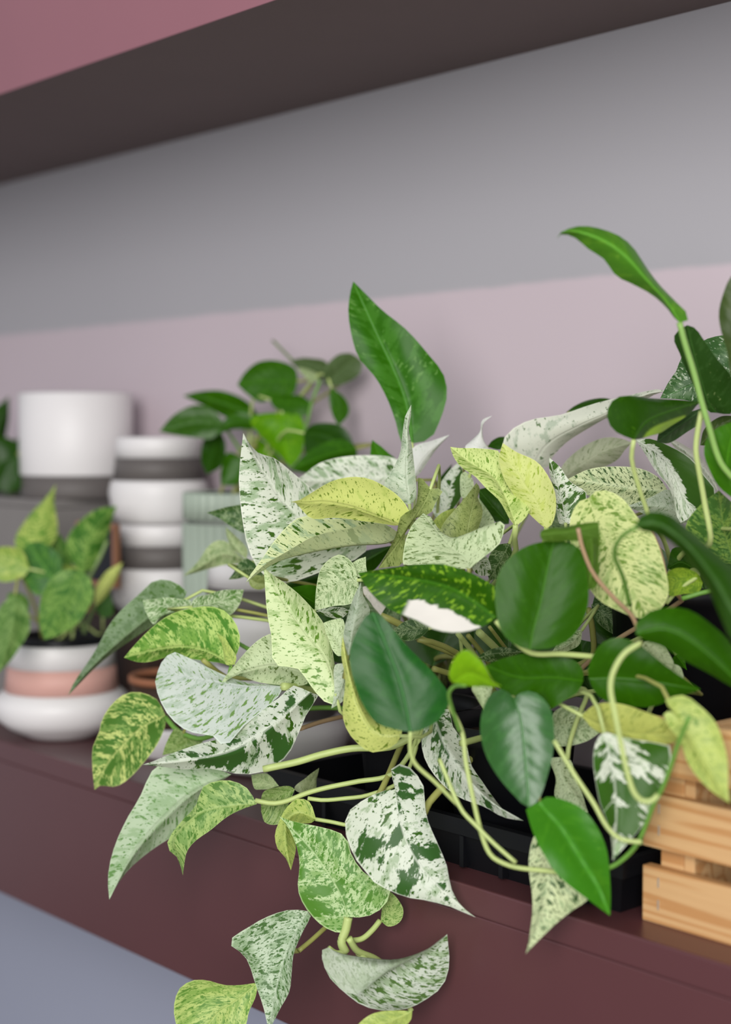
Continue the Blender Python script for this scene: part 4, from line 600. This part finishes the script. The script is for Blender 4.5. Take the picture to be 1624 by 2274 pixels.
('B','dark_mottle',[(-8963,8327,12848),(-9167,8267,13091),(-9421,8147,13264)],[(-8963,8327,12848),(-9193,8142,12915),(-9351,8087,13089),(-9421,8147,13264)],[(-8963,8327,12848),(-8974,8387,13135),(-9211,8256,13309),(-9421,8147,13264)],1),
('B','dark',[(-9297,8235,12600),(-9537,8149,12881),(-9742,8077,13132)],[(-9297,8235,12600),(-9560,8071,12661),(-9724,8013,12912),(-9742,8077,13132)],[(-9297,8235,12600),(-9288,8326,12927),(-9532,8193,13140),(-9742,8077,13132)],1),
('C','dark',[(-7925,9010,12463),(-8100,8991,12731),(-8127,9126,13005)],[(-7925,9010,12463),(-8144,8830,12599),(-8202,8890,12874),(-8127,9126,13005)],[(-7925,9010,12463),(-7837,9175,12670),(-7921,9216,12945),(-8127,9126,13005)],1),
('E','dark',[(-7344,8911,12480),(-7478,8912,12669),(-7582,8979,12928)],[(-7344,8911,12480),(-7554,8742,12575),(-7631,8776,12804),(-7582,8979,12928)],[(-7344,8911,12480),(-7277,9041,12645),(-7378,9055,12873),(-7582,8979,12928)],1),
('H','fdark',[(-16615,8752,14527),(-16493,8860,14151),(-16408,8928,13785)],[(-16615,8752,14527),(-16640,8643,14205),(-16526,8756,13883),(-16408,8928,13785)],[(-16615,8752,14527),(-16325,9010,14393),(-16273,9048,14044),(-16408,8928,13785)],0),
('H','fdark',[(-15995,8826,14264),(-16039,8760,14053),(-16048,8733,13822)],[(-15995,8826,14264),(-16097,8647,14159),(-16127,8602,13923),(-16048,8733,13822)],[(-15995,8826,14264),(-15915,8850,14107),(-15922,8828,13897),(-16048,8733,13822)],0),
]
STEMS = [  # plant, colour, radius at start and end (tenths of a millimetre), path
('D','pale',16.3,16.1,[(-7074,6913,12884),(-6932,7018,12584),(-6893,7026,12370),(-6836,7046,12104),(-6783,7070,11891),(-6737,7101,11775),(-6674,7159,11723),(-6604,7226,11697),(-6490,7339,11682),(-6383,7444,11668)]),
('D','green',16.1,14.7,[(-6383,7444,11668),(-6247,7481,11696),(-6090,7521,11756),(-5986,7539,11839),(-5897,7542,11942),(-5818,7522,12076),(-5734,7493,12232),(-5662,7480,12340),(-5561,7441,12526),(-5489,7408,12663),(-5386,7372,12837)]),
('D','pale',14.2,13.8,[(-7068,6956,12374),(-6889,6977,12072),(-6781,7021,11966),(-6675,7065,11870),(-6540,7125,11763)]),
('D','pale',14.0,14.2,[(-7093,6718,12581),(-7111,6736,12445),(-7102,6773,12359),(-7045,6891,12236),(-6975,7037,12071)]),
('D','pale',14.7,14.3,[(-6308,7221,12574),(-6172,7255,12380),(-6042,7293,12209),(-5951,7313,12076),(-5874,7347,12011),(-5760,7416,12001)]),
('D','pale',17.0,16.9,[(-5686,7294,13255),(-5750,7209,13184),(-5787,7150,13066),(-5788,7134,12967),(-5763,7144,12838),(-5728,7158,12661),(-5690,7175,12483),(-5656,7196,12365),(-5619,7229,12314),(-5577,7272,12317),(-5554,7297,12352)]),
('D','pale',18.3,18.6,[(-6751,7156,13298),(-6703,7243,13187),(-6634,7360,13082),(-6529,7534,13069),(-6381,7777,13039)]),
('D','green',12.4,12.9,[(-6585,6713,12947),(-6687,6713,12929),(-6753,6728,12872),(-6807,6811,12760),(-6881,6955,12581)]),
('D','pink',14.5,14.8,[(-6389,7533,13898),(-6387,7576,13768),(-6363,7661,13596),(-6301,7797,13433),(-6247,7910,13316),(-6233,7957,13222)]),
('D','green',13.3,14.5,[(-5639,7174,13950),(-5773,7220,13897),(-5883,7284,13815),(-5944,7361,13739),(-6023,7537,13605),(-6148,7765,13403)]),
('D','fresh',20.3,19.7,[(-6035,8106,15224),(-6020,8140,15101),(-5990,8201,14909),(-5965,8256,14715),(-5941,8304,14557),(-5903,8380,14324),(-5848,8463,14202)]),
('E','pale',18.7,19.1,[(-6008,8317,14651),(-6037,8319,14530),(-6059,8330,14398),(-6059,8371,14247),(-6056,8425,14056),(-6057,8497,13777),(-6514,8813,13661),(-6970,9130,13305)]),
('E','pale',15.9,16.4,[(-6297,7979,14466),(-6345,8018,14342),(-6371,8131,14150),(-6385,8243,13979),(-6392,8283,13914),(-6653,8792,13730),(-6914,9301,13305)]),
('C','pink',17.7,18.1,[(-6449,8364,13837),(-6437,8456,13685),(-6444,8526,13526),(-6433,8601,13407),(-6403,8679,13356),(-7051,8568,12930),(-7700,8458,12265)]),
('E','pale',14.2,14.3,[(-6359,8426,13348),(-6335,8527,13438),(-6285,8674,13522),(-6508,8904,13533),(-6731,9134,13305)]),
('E','green',16.4,16.4,[(-6229,8425,13392),(-6160,8505,13423),(-6091,8584,13453),(-6432,8926,13499),(-6772,9269,13305)]),
('B','pale',21.0,21.6,[(-7405,8045,13849),(-7505,8143,13740),(-7601,8259,13621),(-8568,8820,13063),(-9535,9380,12265)]),
('B','pale',18.7,19.1,[(-7324,8284,13824),(-7382,8339,13775),(-7454,8430,13704),(-8535,8804,13104),(-9615,9178,12265)]),
('A','pale',27.6,27.3,[(-9010,7005,11977),(-8944,7065,11998),(-8823,7176,12037),(-8674,7313,12101),(-8507,7466,12150),(-8320,7633,12162),(-8228,7717,12208),(-8155,7785,12285),(-8107,7824,12412),(-8474,8094,12459),(-8840,8365,12265)]),
('A','pale',19.6,19.2,[(-9081,6982,11729),(-8978,7070,11711),(-8897,7142,11733),(-8788,7239,11795),(-8669,7344,11843),(-8503,7491,11894),(-8302,7669,11958),(-8172,7778,12183),(-8126,7803,12405),(-8429,8149,12455),(-8732,8495,12265)]),
('A','pale',16.3,16.1,[(-8740,7216,11770),(-8658,7294,11758),(-8545,7402,11773),(-8410,7533,11803),(-8232,7708,11920),(-8151,7784,12173),(-8105,7825,12393),(-8373,8063,12449),(-8640,8300,12265)]),
('A','pale',15.6,15.4,[(-8657,7223,11625),(-8568,7291,11612),(-8436,7390,11592),(-8237,7544,11632)]),
('A','pink',17.7,18.7,[(-8914,7284,12262),(-8979,7537,12272),(-9044,7832,12271),(-9079,8003,12269),(-8915,8252,12387),(-8751,8500,12265)]),
('C','pale',23.6,24.5,[(-7534,7632,12313),(-7578,7898,12313),(-7612,8145,12305),(-7732,8237,12405),(-7852,8328,12265)]),
('C','olive',27.4,28.1,[(-7763,7486,11793),(-7769,7550,11866),(-7724,7894,12114),(-7698,8042,12208),(-7778,8172,12356),(-7859,8303,12265)]),
('C','pale',20.4,21.3,[(-7720,7782,13064),(-7828,8102,12833),(-7916,8284,12660),(-7841,8390,12583),(-7766,8496,12265)]),
('C','olive',18.2,18.8,[(-7741,7907,13039),(-7817,8180,12833),(-7883,8322,12685),(-7771,8341,12595),(-7658,8360,12265)]),
('C','pale',27.6,28.9,[(-7620,7895,13076),(-7708,8208,12886),(-7792,8426,12711),(-7714,8353,12608),(-7635,8280,12265)]),
('C','olive',14.5,15.1,[(-7638,8026,13100),(-7715,8269,12923),(-7770,8457,12786),(-7744,8470,12645),(-7717,8482,12265)]),
('B','olive',27.9,28.3,[(-8542,7767,13125),(-8475,7912,13053),(-8409,8061,12934),(-8275,8343,12793),(-8927,8818,12649),(-9580,9294,12265)]),
('B','olive',22.2,22.6,[(-8126,7772,12982),(-8090,7945,12939),(-8056,8140,12836),(-8837,8653,12670),(-9619,9166,12265)]),
('C','olive',22.0,22.4,[(-7972,7778,12782),(-7954,7932,12731),(-7930,8119,12676),(-7864,8290,12591),(-7798,8461,12265)]),
('A','olive',18.4,18.7,[(-8551,6972,10711),(-8558,7098,10758),(-8570,7259,10826)]),
('A','pale',33.0,33.0,[(-8172,7099,10763),(-8195,7079,10838),(-8179,7105,10928),(-8169,7122,11018)]),
('A','pale',25.5,26.0,[(-8161,7120,10868),(-8166,7204,10756),(-8142,7344,10676),(-8129,7436,10604)]),
('A','pale',21.2,21.4,[(-8225,7195,10817),(-8193,7278,10822),(-8172,7361,10874),(-8162,7425,10932)]),
('A','green',20.3,19.7,[(-10261,6973,12203),(-10119,6973,12128),(-9981,6990,12092),(-9835,7015,12084),(-9655,7047,12146),(-9262,7655,12326),(-8869,8264,12265)]),
('A','green',18.0,18.3,[(-9441,7029,12700),(-9512,7065,12623),(-9582,7157,12513),(-9204,7779,12509),(-8827,8401,12265)]),
('A','olive',22.3,22.6,[(-9751,6984,12729),(-9770,7110,12634),(-9780,7239,12559),(-9247,7859,12532),(-8714,8479,12265)]),
('A','pale',31.4,32.2,[(-8936,7136,12601),(-8976,7306,12569),(-9018,7489,12520),(-8826,7883,12513),(-8634,8277,12265)]),
('A','green',17.3,17.0,[(-9755,7289,12852),(-9619,7286,12820),(-9488,7284,12794),(-9074,7825,12650),(-8661,8367,12265)]),
('C','olive',22.9,23.3,[(-7228,8646,13221),(-7265,8742,13030),(-7330,8803,12836),(-7550,8648,12671),(-7769,8494,12265)]),
('C','pale',17.0,17.7,[(-6411,8312,12607),(-6489,8469,12647),(-6593,8717,12699),(-7226,8508,12602),(-7860,8298,12265)]),
('C','pale',16.9,17.2,[(-6704,7810,12310),(-6724,7850,12393),(-6744,7958,12558),(-6760,8081,12737),(-7305,8207,12621),(-7850,8334,12265)]),
('F','dullgreen',14.6,14.2,[(-12640,9973,15483),(-12422,9919,15378),(-12189,9860,15267)]),
('F','green',15.3,15.4,[(-11752,9881,15043),(-11824,9833,14849),(-11880,9806,14613),(-11944,9767,14403)]),
('F','green',16.0,16.2,[(-12961,9547,14618),(-12928,9703,14399),(-12888,9892,14133)]),
('G','dullgreen',23.7,23.5,[(-13546,8496,13402),(-13574,8409,13208),(-13611,8316,13033),(-13649,8177,12705)]),
('G','dullgreen',19.6,19.6,[(-13611,8249,13077),(-13601,8239,12803),(-13602,8214,12489)]),
('G','green',19.6,19.6,[(-13776,8054,12959),(-13741,8075,12705),(-13666,8140,12470)]),
('G','dullgreen',19.6,19.6,[(-13520,8325,12744),(-13554,8277,12607),(-13587,8227,12450)]),
('A','pale',19.3,19.7,[(-7732,7339,10397),(-7876,7326,10545),(-8060,7271,10661),(-8191,7226,10729)]),
('A','olive',20.0,20.0,[(-8782,6768,10456),(-8707,6862,10586),(-8649,6934,10678),(-8589,7003,10694)]),
('A','olive',22.9,23.2,[(-8420,7132,10891),(-8417,7210,11142),(-8416,7281,11378),(-8355,7433,11644),(-8298,7569,11867),(-8500,8016,12186),(-8702,8462,12265)]),
('A','pale',19.4,19.5,[(-8219,6975,10816),(-8198,7032,10772),(-8168,7105,10771)]),
('B','olive',15.6,15.9,[(-8232,9588,14686),(-8308,9569,14562),(-8426,9533,14390),(-8547,9499,14202),(-9084,9329,13354),(-9620,9160,12265)]),
]

TOP = 1.1325          # upper face of the lower shelf

# ------------------------------------------------------------------ room
GREY, LILAC, LOWER = (168, 166, 171), (195, 181, 188), (166, 171, 190)
m, nt, b = new_mat('painted_wall')
tc = nt.nodes.new('ShaderNodeTexCoord')
sp = nt.nodes.new('ShaderNodeSeparateXYZ')
nt.links.new(tc.outputs['Object'], sp.inputs[0])
zz = math_node(nt, 'ADD', sp.outputs[2], math_node(nt, 'MULTIPLY', noise(nt, tc.outputs['Object'], 30, 2), .004))
c = mix(nt, step(nt, zz, 1.584, 1.592), lin(LILAC), lin(GREY))
c = mix(nt, step(nt, zz, 1.04, 1.06), lin(LOWER), c)
c = mix(nt, math_node(nt, 'MULTIPLY', noise(nt, tc.outputs['Object'], 4, 4), .08), c, lin((120, 118, 126)))
nt.links.new(c, b.inputs['Base Color'])
b.inputs['Roughness'].default_value = .62
b.inputs['Specular IOR Level'].default_value = .25
WALL = m
o = link('wall_back', box_mesh('wall_back', -4.2, 2.2, 1.03, 1.13, 0, 2.7), WALL)
o['kind'] = 'structure'
o = link('floor', box_mesh('floor', -4.2, 2.2, -3.5, 1.13, -.05, 0), plain('grey_floor', (120, 112, 108), .5, .1, 6))
o['kind'] = 'structure'

MAROON = plain('maroon_paint', (86, 51, 54), .33, .05, 14, .04, .5)
PINK = plain('rose_paint', (142, 94, 104), .45, .05, 10, .04, .4)
TAUPE = plain('brown_grey_paint', (112, 96, 94), .6, .06, 12, .04, .3)
t = thing('wall_shelf', 'deep maroon painted shelf that carries the plants and pots', 'shelf', (-1.0, .9, .972))
link('top_board', box_mesh('top_board', -3.6, .9, .76, 1.03, 1.112, TOP, .0015), MAROON, t)
link('front_panel', box_mesh('front_panel', -3.6, .9, .7605, .778, .972, 1.1118, .0012), MAROON, t)
link('bottom_board', box_mesh('bottom_board', -3.6, .9, .7785, 1.03, .972, .99), MAROON, t)
t = thing('wall_shelf', 'shelf overhead with a rose pink front and brownish grey underside', 'shelf', (-1.0, .9, 1.792))
link('bottom_board', box_mesh('bottom_board', -3.6, .9, .7602, 1.03, 1.792, 1.81), TAUPE, t)
link('front_panel', box_mesh('front_panel', -3.6, .9, .7585, .76, 1.792, 1.95), PINK, t)
link('top_board', box_mesh('top_board', -3.6, .9, .762, 1.03, 1.93, 1.95), PINK, t)

# ------------------------------------------------------------------ pots on the shelf
WHITE = plain('white_glaze', (221, 218, 218), .45, .02, 20, 0, .4)
BAND_GREY = plain('dark_grey_glaze', (96, 91, 89), .55, .04, 30, 0, .35)
BAND_PINK = plain('dusty_pink_glaze', (204, 158, 148), .55, .04, 30, 0, .35)


def belly_pot(label, cx, cy, z, h, rr, rb, band, group=None, foot=.5):
    """narrow white collar, coloured band, wider rounded white belly on a small foot"""
    p = thing('banded_pot', label, 'pot', (cx, cy, z), group)
    z1, z2 = z + h * .76, z + h * .50
    rm = rr * 1.07
    belly = [(rr - .006, z1), (rr - .006, z + .02), (rr * .7, z + .006), (0.0005, z + .006), (0.0005, z + .001), (rb * (foot - .02), z + .001), (rb * foot, z), (rb * (foot + .06), z + .004),
             (rb * (.56 + foot * .48), z + h * .12), (rb * .96, z + h * .22), (rb, z + h * .34), (rb * .985, z + h * .42), (rm * 1.05, z + h * .49), (rm * 1.02, z2), (rr - .003, z2)]
    link('belly', lathe('belly', belly, (cx, cy)), WHITE, p)
    link('band', lathe('band', [(rr - .0028, z2 + .0002), (rm * 1.018, z2 + .0002), (rr * 1.03, z1 - .0002), (rr - .0028, z1 - .0002), (rr - .0028, z2 + .0002)], (cx, cy)), band, p)
    link('collar', lathe('collar', [(rr - .0055, z1), (rr * 1.035, z1), (rr, z + h - .002), (rr - .002, z + h), (rr - .004, z + h - .001), (rr - .0055, z1)], (cx, cy)), WHITE, p)
    return p


def nursery_pot(parent, cx, cy, z, r, h, soil=True):
    link('pot', lathe('pot', [(r - .004, z + h - .01), (r * .82, z + .004), (.0005, z + .004), (.0005, z), (r * .80, z), (r * .82, z + .003), (r - .001, z + h - .014), (r + .002, z + h - .013),
                              (r + .003, z + h), (r, z + h), (r - .004, z + h - .01)], (cx, cy), 36), BLACK, parent)
    if soil:
        link('soil', lathe('soil', [(.0005, z + h - .012), (r * .5, z + h - .010), (r - .005, z + h - .013)], (cx, cy), 24), SOIL, parent)


belly_pot('white belly pot with dusty pink band, holding the small variegated plant', -1.405, .824, TOP, .1, .0545, .071, BAND_PINK)
# stack of two behind it, on a riser
t = link('wooden_riser', box_mesh('wooden_riser', -1.50, -1.36, .898, 1.022, TOP, 1.253, .002), plain('riser_shadow_brown', (58, 42, 36), .6, .2, 20))  # dark brown puts the shadow below the stack into the block's colour
tag(t, 'wooden block under the stack of two white pots by the wall, coloured dark for the shadow there', 'riser')
t.location.z = 0
belly_pot('white pot with grey band, lower one of the stack behind the copper-framed plaque', -1.43, .965, 1.2532, .0975, .047, .056, BAND_GREY, 'grey banded pots', .8)
belly_pot('white pot with grey band, on top of the stack beside the tall cream cylinder', -1.43, .965, 1.3510, .0965, .047, .056, BAND_GREY, 'grey banded pots', .8)
belly_pot('white pot with dark grey band, lower one behind the trailing leaves', -1.142, .9, TOP, .1, .056, .0735, BAND_GREY, 'grey banded pots', .76)
belly_pot('white pot with dark grey band, upper one in front of the green ribbed planter', -1.15, .9, 1.2327, .0965, .056, .066, BAND_GREY, 'grey banded pots', .76)

t = thing('cylinder_pot', 'tall plain cream white cylinder pot with a dark grey foot', 'pot', (-1.573, .945, 1.376))
r = .0665
link('body', lathe('body', [(r - .005, 1.497), (r - .005, 1.41), (.0005, 1.405), (.0005, 1.402), (r - .001, 1.402), (r, 1.404), (r, 1.497), (r - .0025, 1.499), (r - .005, 1.497)], (-1.573, .945)), WHITE, t)
link('foot', lathe('foot', [(.0005, 1.376), (r - .003, 1.376), (r - .0015, 1.378), (r - .0015, 1.4015), (.0005, 1.4015)], (-1.573, .945)), BAND_GREY, t)
t = thing('grey_planter', 'matt grey rectangular planter under the cream cylinder pot', 'planter', (-1.68, .95, TOP))
G = plain('grey_planter_paint', (128, 124, 122), .7, .05, 20, 0, .25)
link('body', box_mesh('body', -1.86, -1.529, .885, 1.018, TOP, 1.366, .003), G, t)
link('lid', box_mesh('lid', -1.862, -1.527, .883, 1.02, 1.3662, 1.3758, .002), G, t)

SAGE = plain('sage_green_glaze', (158, 170, 156), .5, .05, 20, 0, .35)
cx, cy = -1.283, .968
t = thing('ribbed_planter', 'tall sage green planter with upright ribs, holding the dark leafy plant', 'planter', (cx, cy, TOP))
ribf = lambda a: .0042 * abs(math.sin(a * 17))
link('body', lathe('body', [(.0005, TOP), (.050, TOP), (.054, TOP + .004), (.056, 1.20), (.057, 1.3575), (.054, 1.3575), (.03, 1.357)], (cx, cy), 168, ribf), SAGE, t)
link('groove', lathe('groove', [(.03, 1.3577), (.0552, 1.3577), (.0552, 1.3617), (.03, 1.3617)], (cx, cy), 48), plain('groove_grey', (128, 132, 126), .6), t)
link('collar', lathe('collar', [(.052, 1.386), (.052, 1.362), (.0565, 1.362), (.0565, 1.388), (.055, 1.39), (.052, 1.389), (.052, 1.386)], (cx, cy), 168, ribf), SAGE, t)

# brown pot in a white bowl between the banded pots
cx, cy = -1.318, .9
t = thing('white_bowl', 'low white bowl behind the leaves, under the brown pot', 'bowl', (cx, cy, TOP))
cy = .858
cx = -1.25
link('body', lathe('body', [(.0005, TOP + .006), (.034, TOP + .006), (.043, TOP + .03), (.046, TOP + .032), (.047, TOP + .029), (.038, TOP + .003), (.032, TOP), (.0005, TOP)], (cx, cy)), WHITE, t)
t = thing('brown_pot', 'dark brown pot with a terracotta rim beside the pink banded pot', 'pot', (cx, cy, TOP + .0065))
link('body', lathe('body', [(.0005, TOP + .0065), (.030, TOP + .0065), (.042, 1.2055), (.039, 1.2055), (.030, 1.16), (.0005, 1.16)], (cx, cy)), plain('dark_brown_clay', (56, 38, 26), .6, .1, 30), t)
link('rim', lathe('rim', [(.038, 1.2057), (.0435, 1.2057), (.0435, 1.2115), (.042, 1.2125), (.038, 1.212), (.038, 1.2057)], (cx, cy)), plain('terracotta', (150, 98, 70), .7, .1, 30), t)

# copper framed plaque on its easel
COPPER = plain('copper', (196, 138, 108), .38, .1, 20, 0, .5, .55)
t = thing('framed_plaque', 'small black plaque in a copper frame behind the variegated plant', 'plaque', (-1.46, .893, 1.2531))
link('panel', box_mesh('panel', -1.476, -1.409, .890, .894, 1.290, 1.347), plain('black_slate', (30, 32, 44), .5, .1), t)
for (a0, a1, c0, c1) in ((-1.409, -1.4025, 1.2835, 1.3535), (-1.4827, -1.4762, 1.2835, 1.3535), (-1.476, -1.4092, 1.3472, 1.3535), (-1.476, -1.4092, 1.2835, 1.2898)):
    link('frame_bar', box_mesh('frame_bar', a0, a1, .889, .896, c0, c1, .0008), COPPER, t)
for a0 in (-1.440, -1.468):
    link('leg', box_mesh('leg', a0, a0 + .0075, .889, .896, 1.2531, 1.2833, .0008), COPPER, t)

# ------------------------------------------------------------------ black tray
t = thing('plant_tray', 'long black plastic tray with a lipped rim, holding the row of potted plants', 'tray', (-.81, .87, TOP))
x0, x1, y0, y1, zr = -1.0, -.624, .783, .985, 1.1705
link('base', box_mesh('base', x0 + .008, x1 - .008, y0 + .008, y1 - .008, TOP, TOP + .003), BLACK, t)
bm = bmesh.new()


def rect(ix, z):
    return [bm.verts.new((x0 + ix, y0 + ix, z)), bm.verts.new((x1 - ix, y0 + ix, z)), bm.verts.new((x1 - ix, y1 - ix, z)), bm.verts.new((x0 + ix, y1 - ix, z))]


loops = [rect(.008, TOP), rect(.002, zr - .012), rect(-.001, zr - .012), rect(-.001, zr), rect(.006, zr), rect(.0095, TOP + .0032)]
for a, c_ in zip(loops, loops[1:]):
    for k in range(4):
        bm.faces.new((a[k], a[(k + 1) % 4], c_[(k + 1) % 4], c_[k]))
bmesh.ops.recalc_face_normals(bm, faces=bm.faces)
me = bpy.data.meshes.new('side_wall')
bm.to_mesh(me)
bm.free()
link('side_wall', me, BLACK, t)
for k in range(9):
    xx = x0 + .03 + k * .039
    link('rib', box_mesh('rib', xx, xx + .004, y0 + .0005, y0 + .0065, TOP + .002, zr - .013), BLACK, t)

# ------------------------------------------------------------------ wooden crate
m, nt, b = new_mat('pine_wood')
tc = nt.nodes.new('ShaderNodeTexCoord')
oi = nt.nodes.new('ShaderNodeObjectInfo')
mp = nt.nodes.new('ShaderNodeMapping')
mp.inputs['Scale'].default_value = (1.2, 26, 26)
cx_ = nt.nodes.new('ShaderNodeCombineXYZ')
nt.links.new(math_node(nt, 'MULTIPLY', oi.outputs['Random'], 20.0), cx_.inputs[0])
nt.links.new(math_node(nt, 'MULTIPLY', oi.outputs['Random'], 3.0), cx_.inputs[2])
nt.links.new(cx_.outputs[0], mp.inputs['Location'])
nt.links.new(tc.outputs['Object'], mp.inputs['Vector'])
g1 = noise(nt, mp.outputs[0], 1.0, 2)
wv = math_node(nt, 'SINE', math_node(nt, 'ADD', math_node(nt, 'MULTIPLY', g1, 62.0), math_node(nt, 'MULTIPLY', noise(nt, mp.outputs[0], 6, 4), 5.0)))
fine = noise(nt, mp.outputs[0], 14, 5)
c = mix(nt, step(nt, wv, -.2, 1.0), lin((206, 168, 120)), lin((186, 138, 88)))
c = mix(nt, math_node(nt, 'MULTIPLY', fine, .3), c, lin((168, 116, 70)))
nt.links.new(c, b.inputs['Base Color'])
b.inputs['Roughness'].default_value = .58
b.inputs['Specular IOR Level'].default_value = .3
bn = nt.nodes.new('ShaderNodeBump')
bn.inputs['Strength'].default_value = .25
bn.inputs['Distance'].default_value = .001
nt.links.new(fine, bn.inputs['Height'])
nt.links.new(bn.outputs[0], b.inputs['Normal'])
PINE = m
t = thing('wooden_crate', 'slatted pine crate standing on the shelf edge beside the black tray', 'crate', (-.45, .9, TOP))
cx0, cx1, cy0, cy1 = -.6135, -.26, .7905, 1.0
SLZ = ((TOP, 1.169), (1.1818, 1.2172), (1.2305, 1.267))
for z0, z1 in SLZ:
    link('slat', box_mesh('slat', cx0, cx1, cy0, cy0 + .0085, z0, z1, .0008), PINE, t)
    link('slat', box_mesh('slat', cx0, cx1, cy1 - .0085, cy1, z0, z1, .0008), PINE, t)
for xa in (cx0 + .008, cx1 - .008 - .018):
    for ya in (cy0 + .0087, cy1 - .0087 - .018):
        link('post', box_mesh('post', xa, xa + .018, ya, ya + .018, TOP, 1.266, .0008), PINE, t)
for xa, xb in ((cx0 + .0263, cx0 + .0343), (cx1 - .0343, cx1 - .0263)):
    link('end_panel', box_mesh('end_panel', xa, xb, cy0 + .009, cy1 - .009, TOP + .001, 1.262, .0008), PINE, t)
link('base', box_mesh('base', cx0 + .036, cx1 - .036, cy0 + .009, cy1 - .009, TOP, TOP + .006), PINE, t)
STAPLE = plain('steel_staple', (206, 196, 180), .35, .05, 20, 0, .5, .6)
for z0, z1 in SLZ:
    for q in (.35, .75):
        zc = z0 + (z1 - z0) * q
        for xs in (cx0 + .0125, cx1 - .0155):
            link('staple', box_mesh('staple', xs, xs + .0012, cy0 - .0006, cy0 + .001, zc - .0032, zc + .0032), STAPLE, t)

# ------------------------------------------------------------------ plants
PLANTS = {
    'A': ('marble_pothos', 'white and green marbled plant trailing over the shelf edge, in the tray', (-.875, .838), TOP + .0035, .049, .1),
    'B': ('marble_pothos', 'bushy cream and white marbled plant with one upright green leaf, in the tray', (-.95, .928), TOP + .0035, .049, .1),
    'C': ('marble_pothos', 'lime and cream flecked plant beside the wooden crate, in the tray', (-.775, .838), TOP + .0035, .049, .1),
    'E': ('marble_pothos', 'plant with dark folded leaves in the tallest black pot, at the tray end', (-.685, .925), TOP + .0035, .052, .205),
    'D': ('trailing_pothos', 'plain glossy dark green vine trailing out of the wooden crate', (-.475, .895), TOP + .0065, .066, .165),
    'F': ('leafy_pothos', 'dark green leafy plant in the ribbed planter, against the wall', (-1.283, .968), 1.3622, .047, .026),
    'G': ('small_pothos', 'small lime green variegated plant standing in the pink banded pot', (-1.405, .824), TOP + .0065, .0435, .101),
    'H': ('dark_houseplant', 'dark green plant standing on the grey planter at the left edge', (-1.742, .95), 1.376, .03, .03),
}
ROOT, CROWN = {}, {}
for k, (nm, lab, (px, py), pz, pr, ph) in PLANTS.items():
    ROOT[k] = thing(nm, lab, 'plant', (px, py, pz))
    nursery_pot(ROOT[k], px, py, pz, pr, ph)
    CROWN[k] = Vector((px, py, pz + ph - .008))

PART_LABEL = {'dark_var': 'dark green leaf with lime streaks and a white patch on its lower edge', 'upright': 'tall plain green leaf standing upright above the others',
              'limebright': 'small bright lime young leaf', 'half_dark': 'leaf half dark green, half white'}
AUTO = {'A', 'B', 'C', 'E', 'F', 'G', 'H'}
for i, (pl, kind, M, L, R, done) in enumerate(LEAVES):
    root = ROOT[pl]
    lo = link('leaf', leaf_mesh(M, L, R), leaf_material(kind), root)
    if kind in PART_LABEL:
        lo['label'] = PART_LABEL[kind]
    if done or pl not in AUTO:
        continue
    p0, p1 = Vector(M[0]) * 1e-4, Vector(M[1]) * 1e-4
    if pl == 'A' and p0.z < 1.2:
        continue
    d = (p0 - p1).normalized()
    rnd = random.Random(i)
    end = CROWN[pl] + Vector((rnd.uniform(-.02, .02), rnd.uniform(-.02, .02), 0))
    gap = (end - p0).length
    away = Vector((-.745, .665, 0))
    path = [p0 - d * .001, p0 + d * .02 + away * .012, p0.lerp(end, .55) + away * .02 + Vector((0, 0, .12 * gap)), end]
    link('petiole', tube_mesh('petiole', path, .0013, .0017, 6, 12), STEM_MAT['pale' if i % 3 else 'olive'], lo)
for pl, c_, r0, r1, P in STEMS:
    link('stem', tube_mesh('stem', [Vector(p) * 1e-4 for p in P], r0 * 1e-4, r1 * 1e-4), STEM_MAT[c_], ROOT[pl])
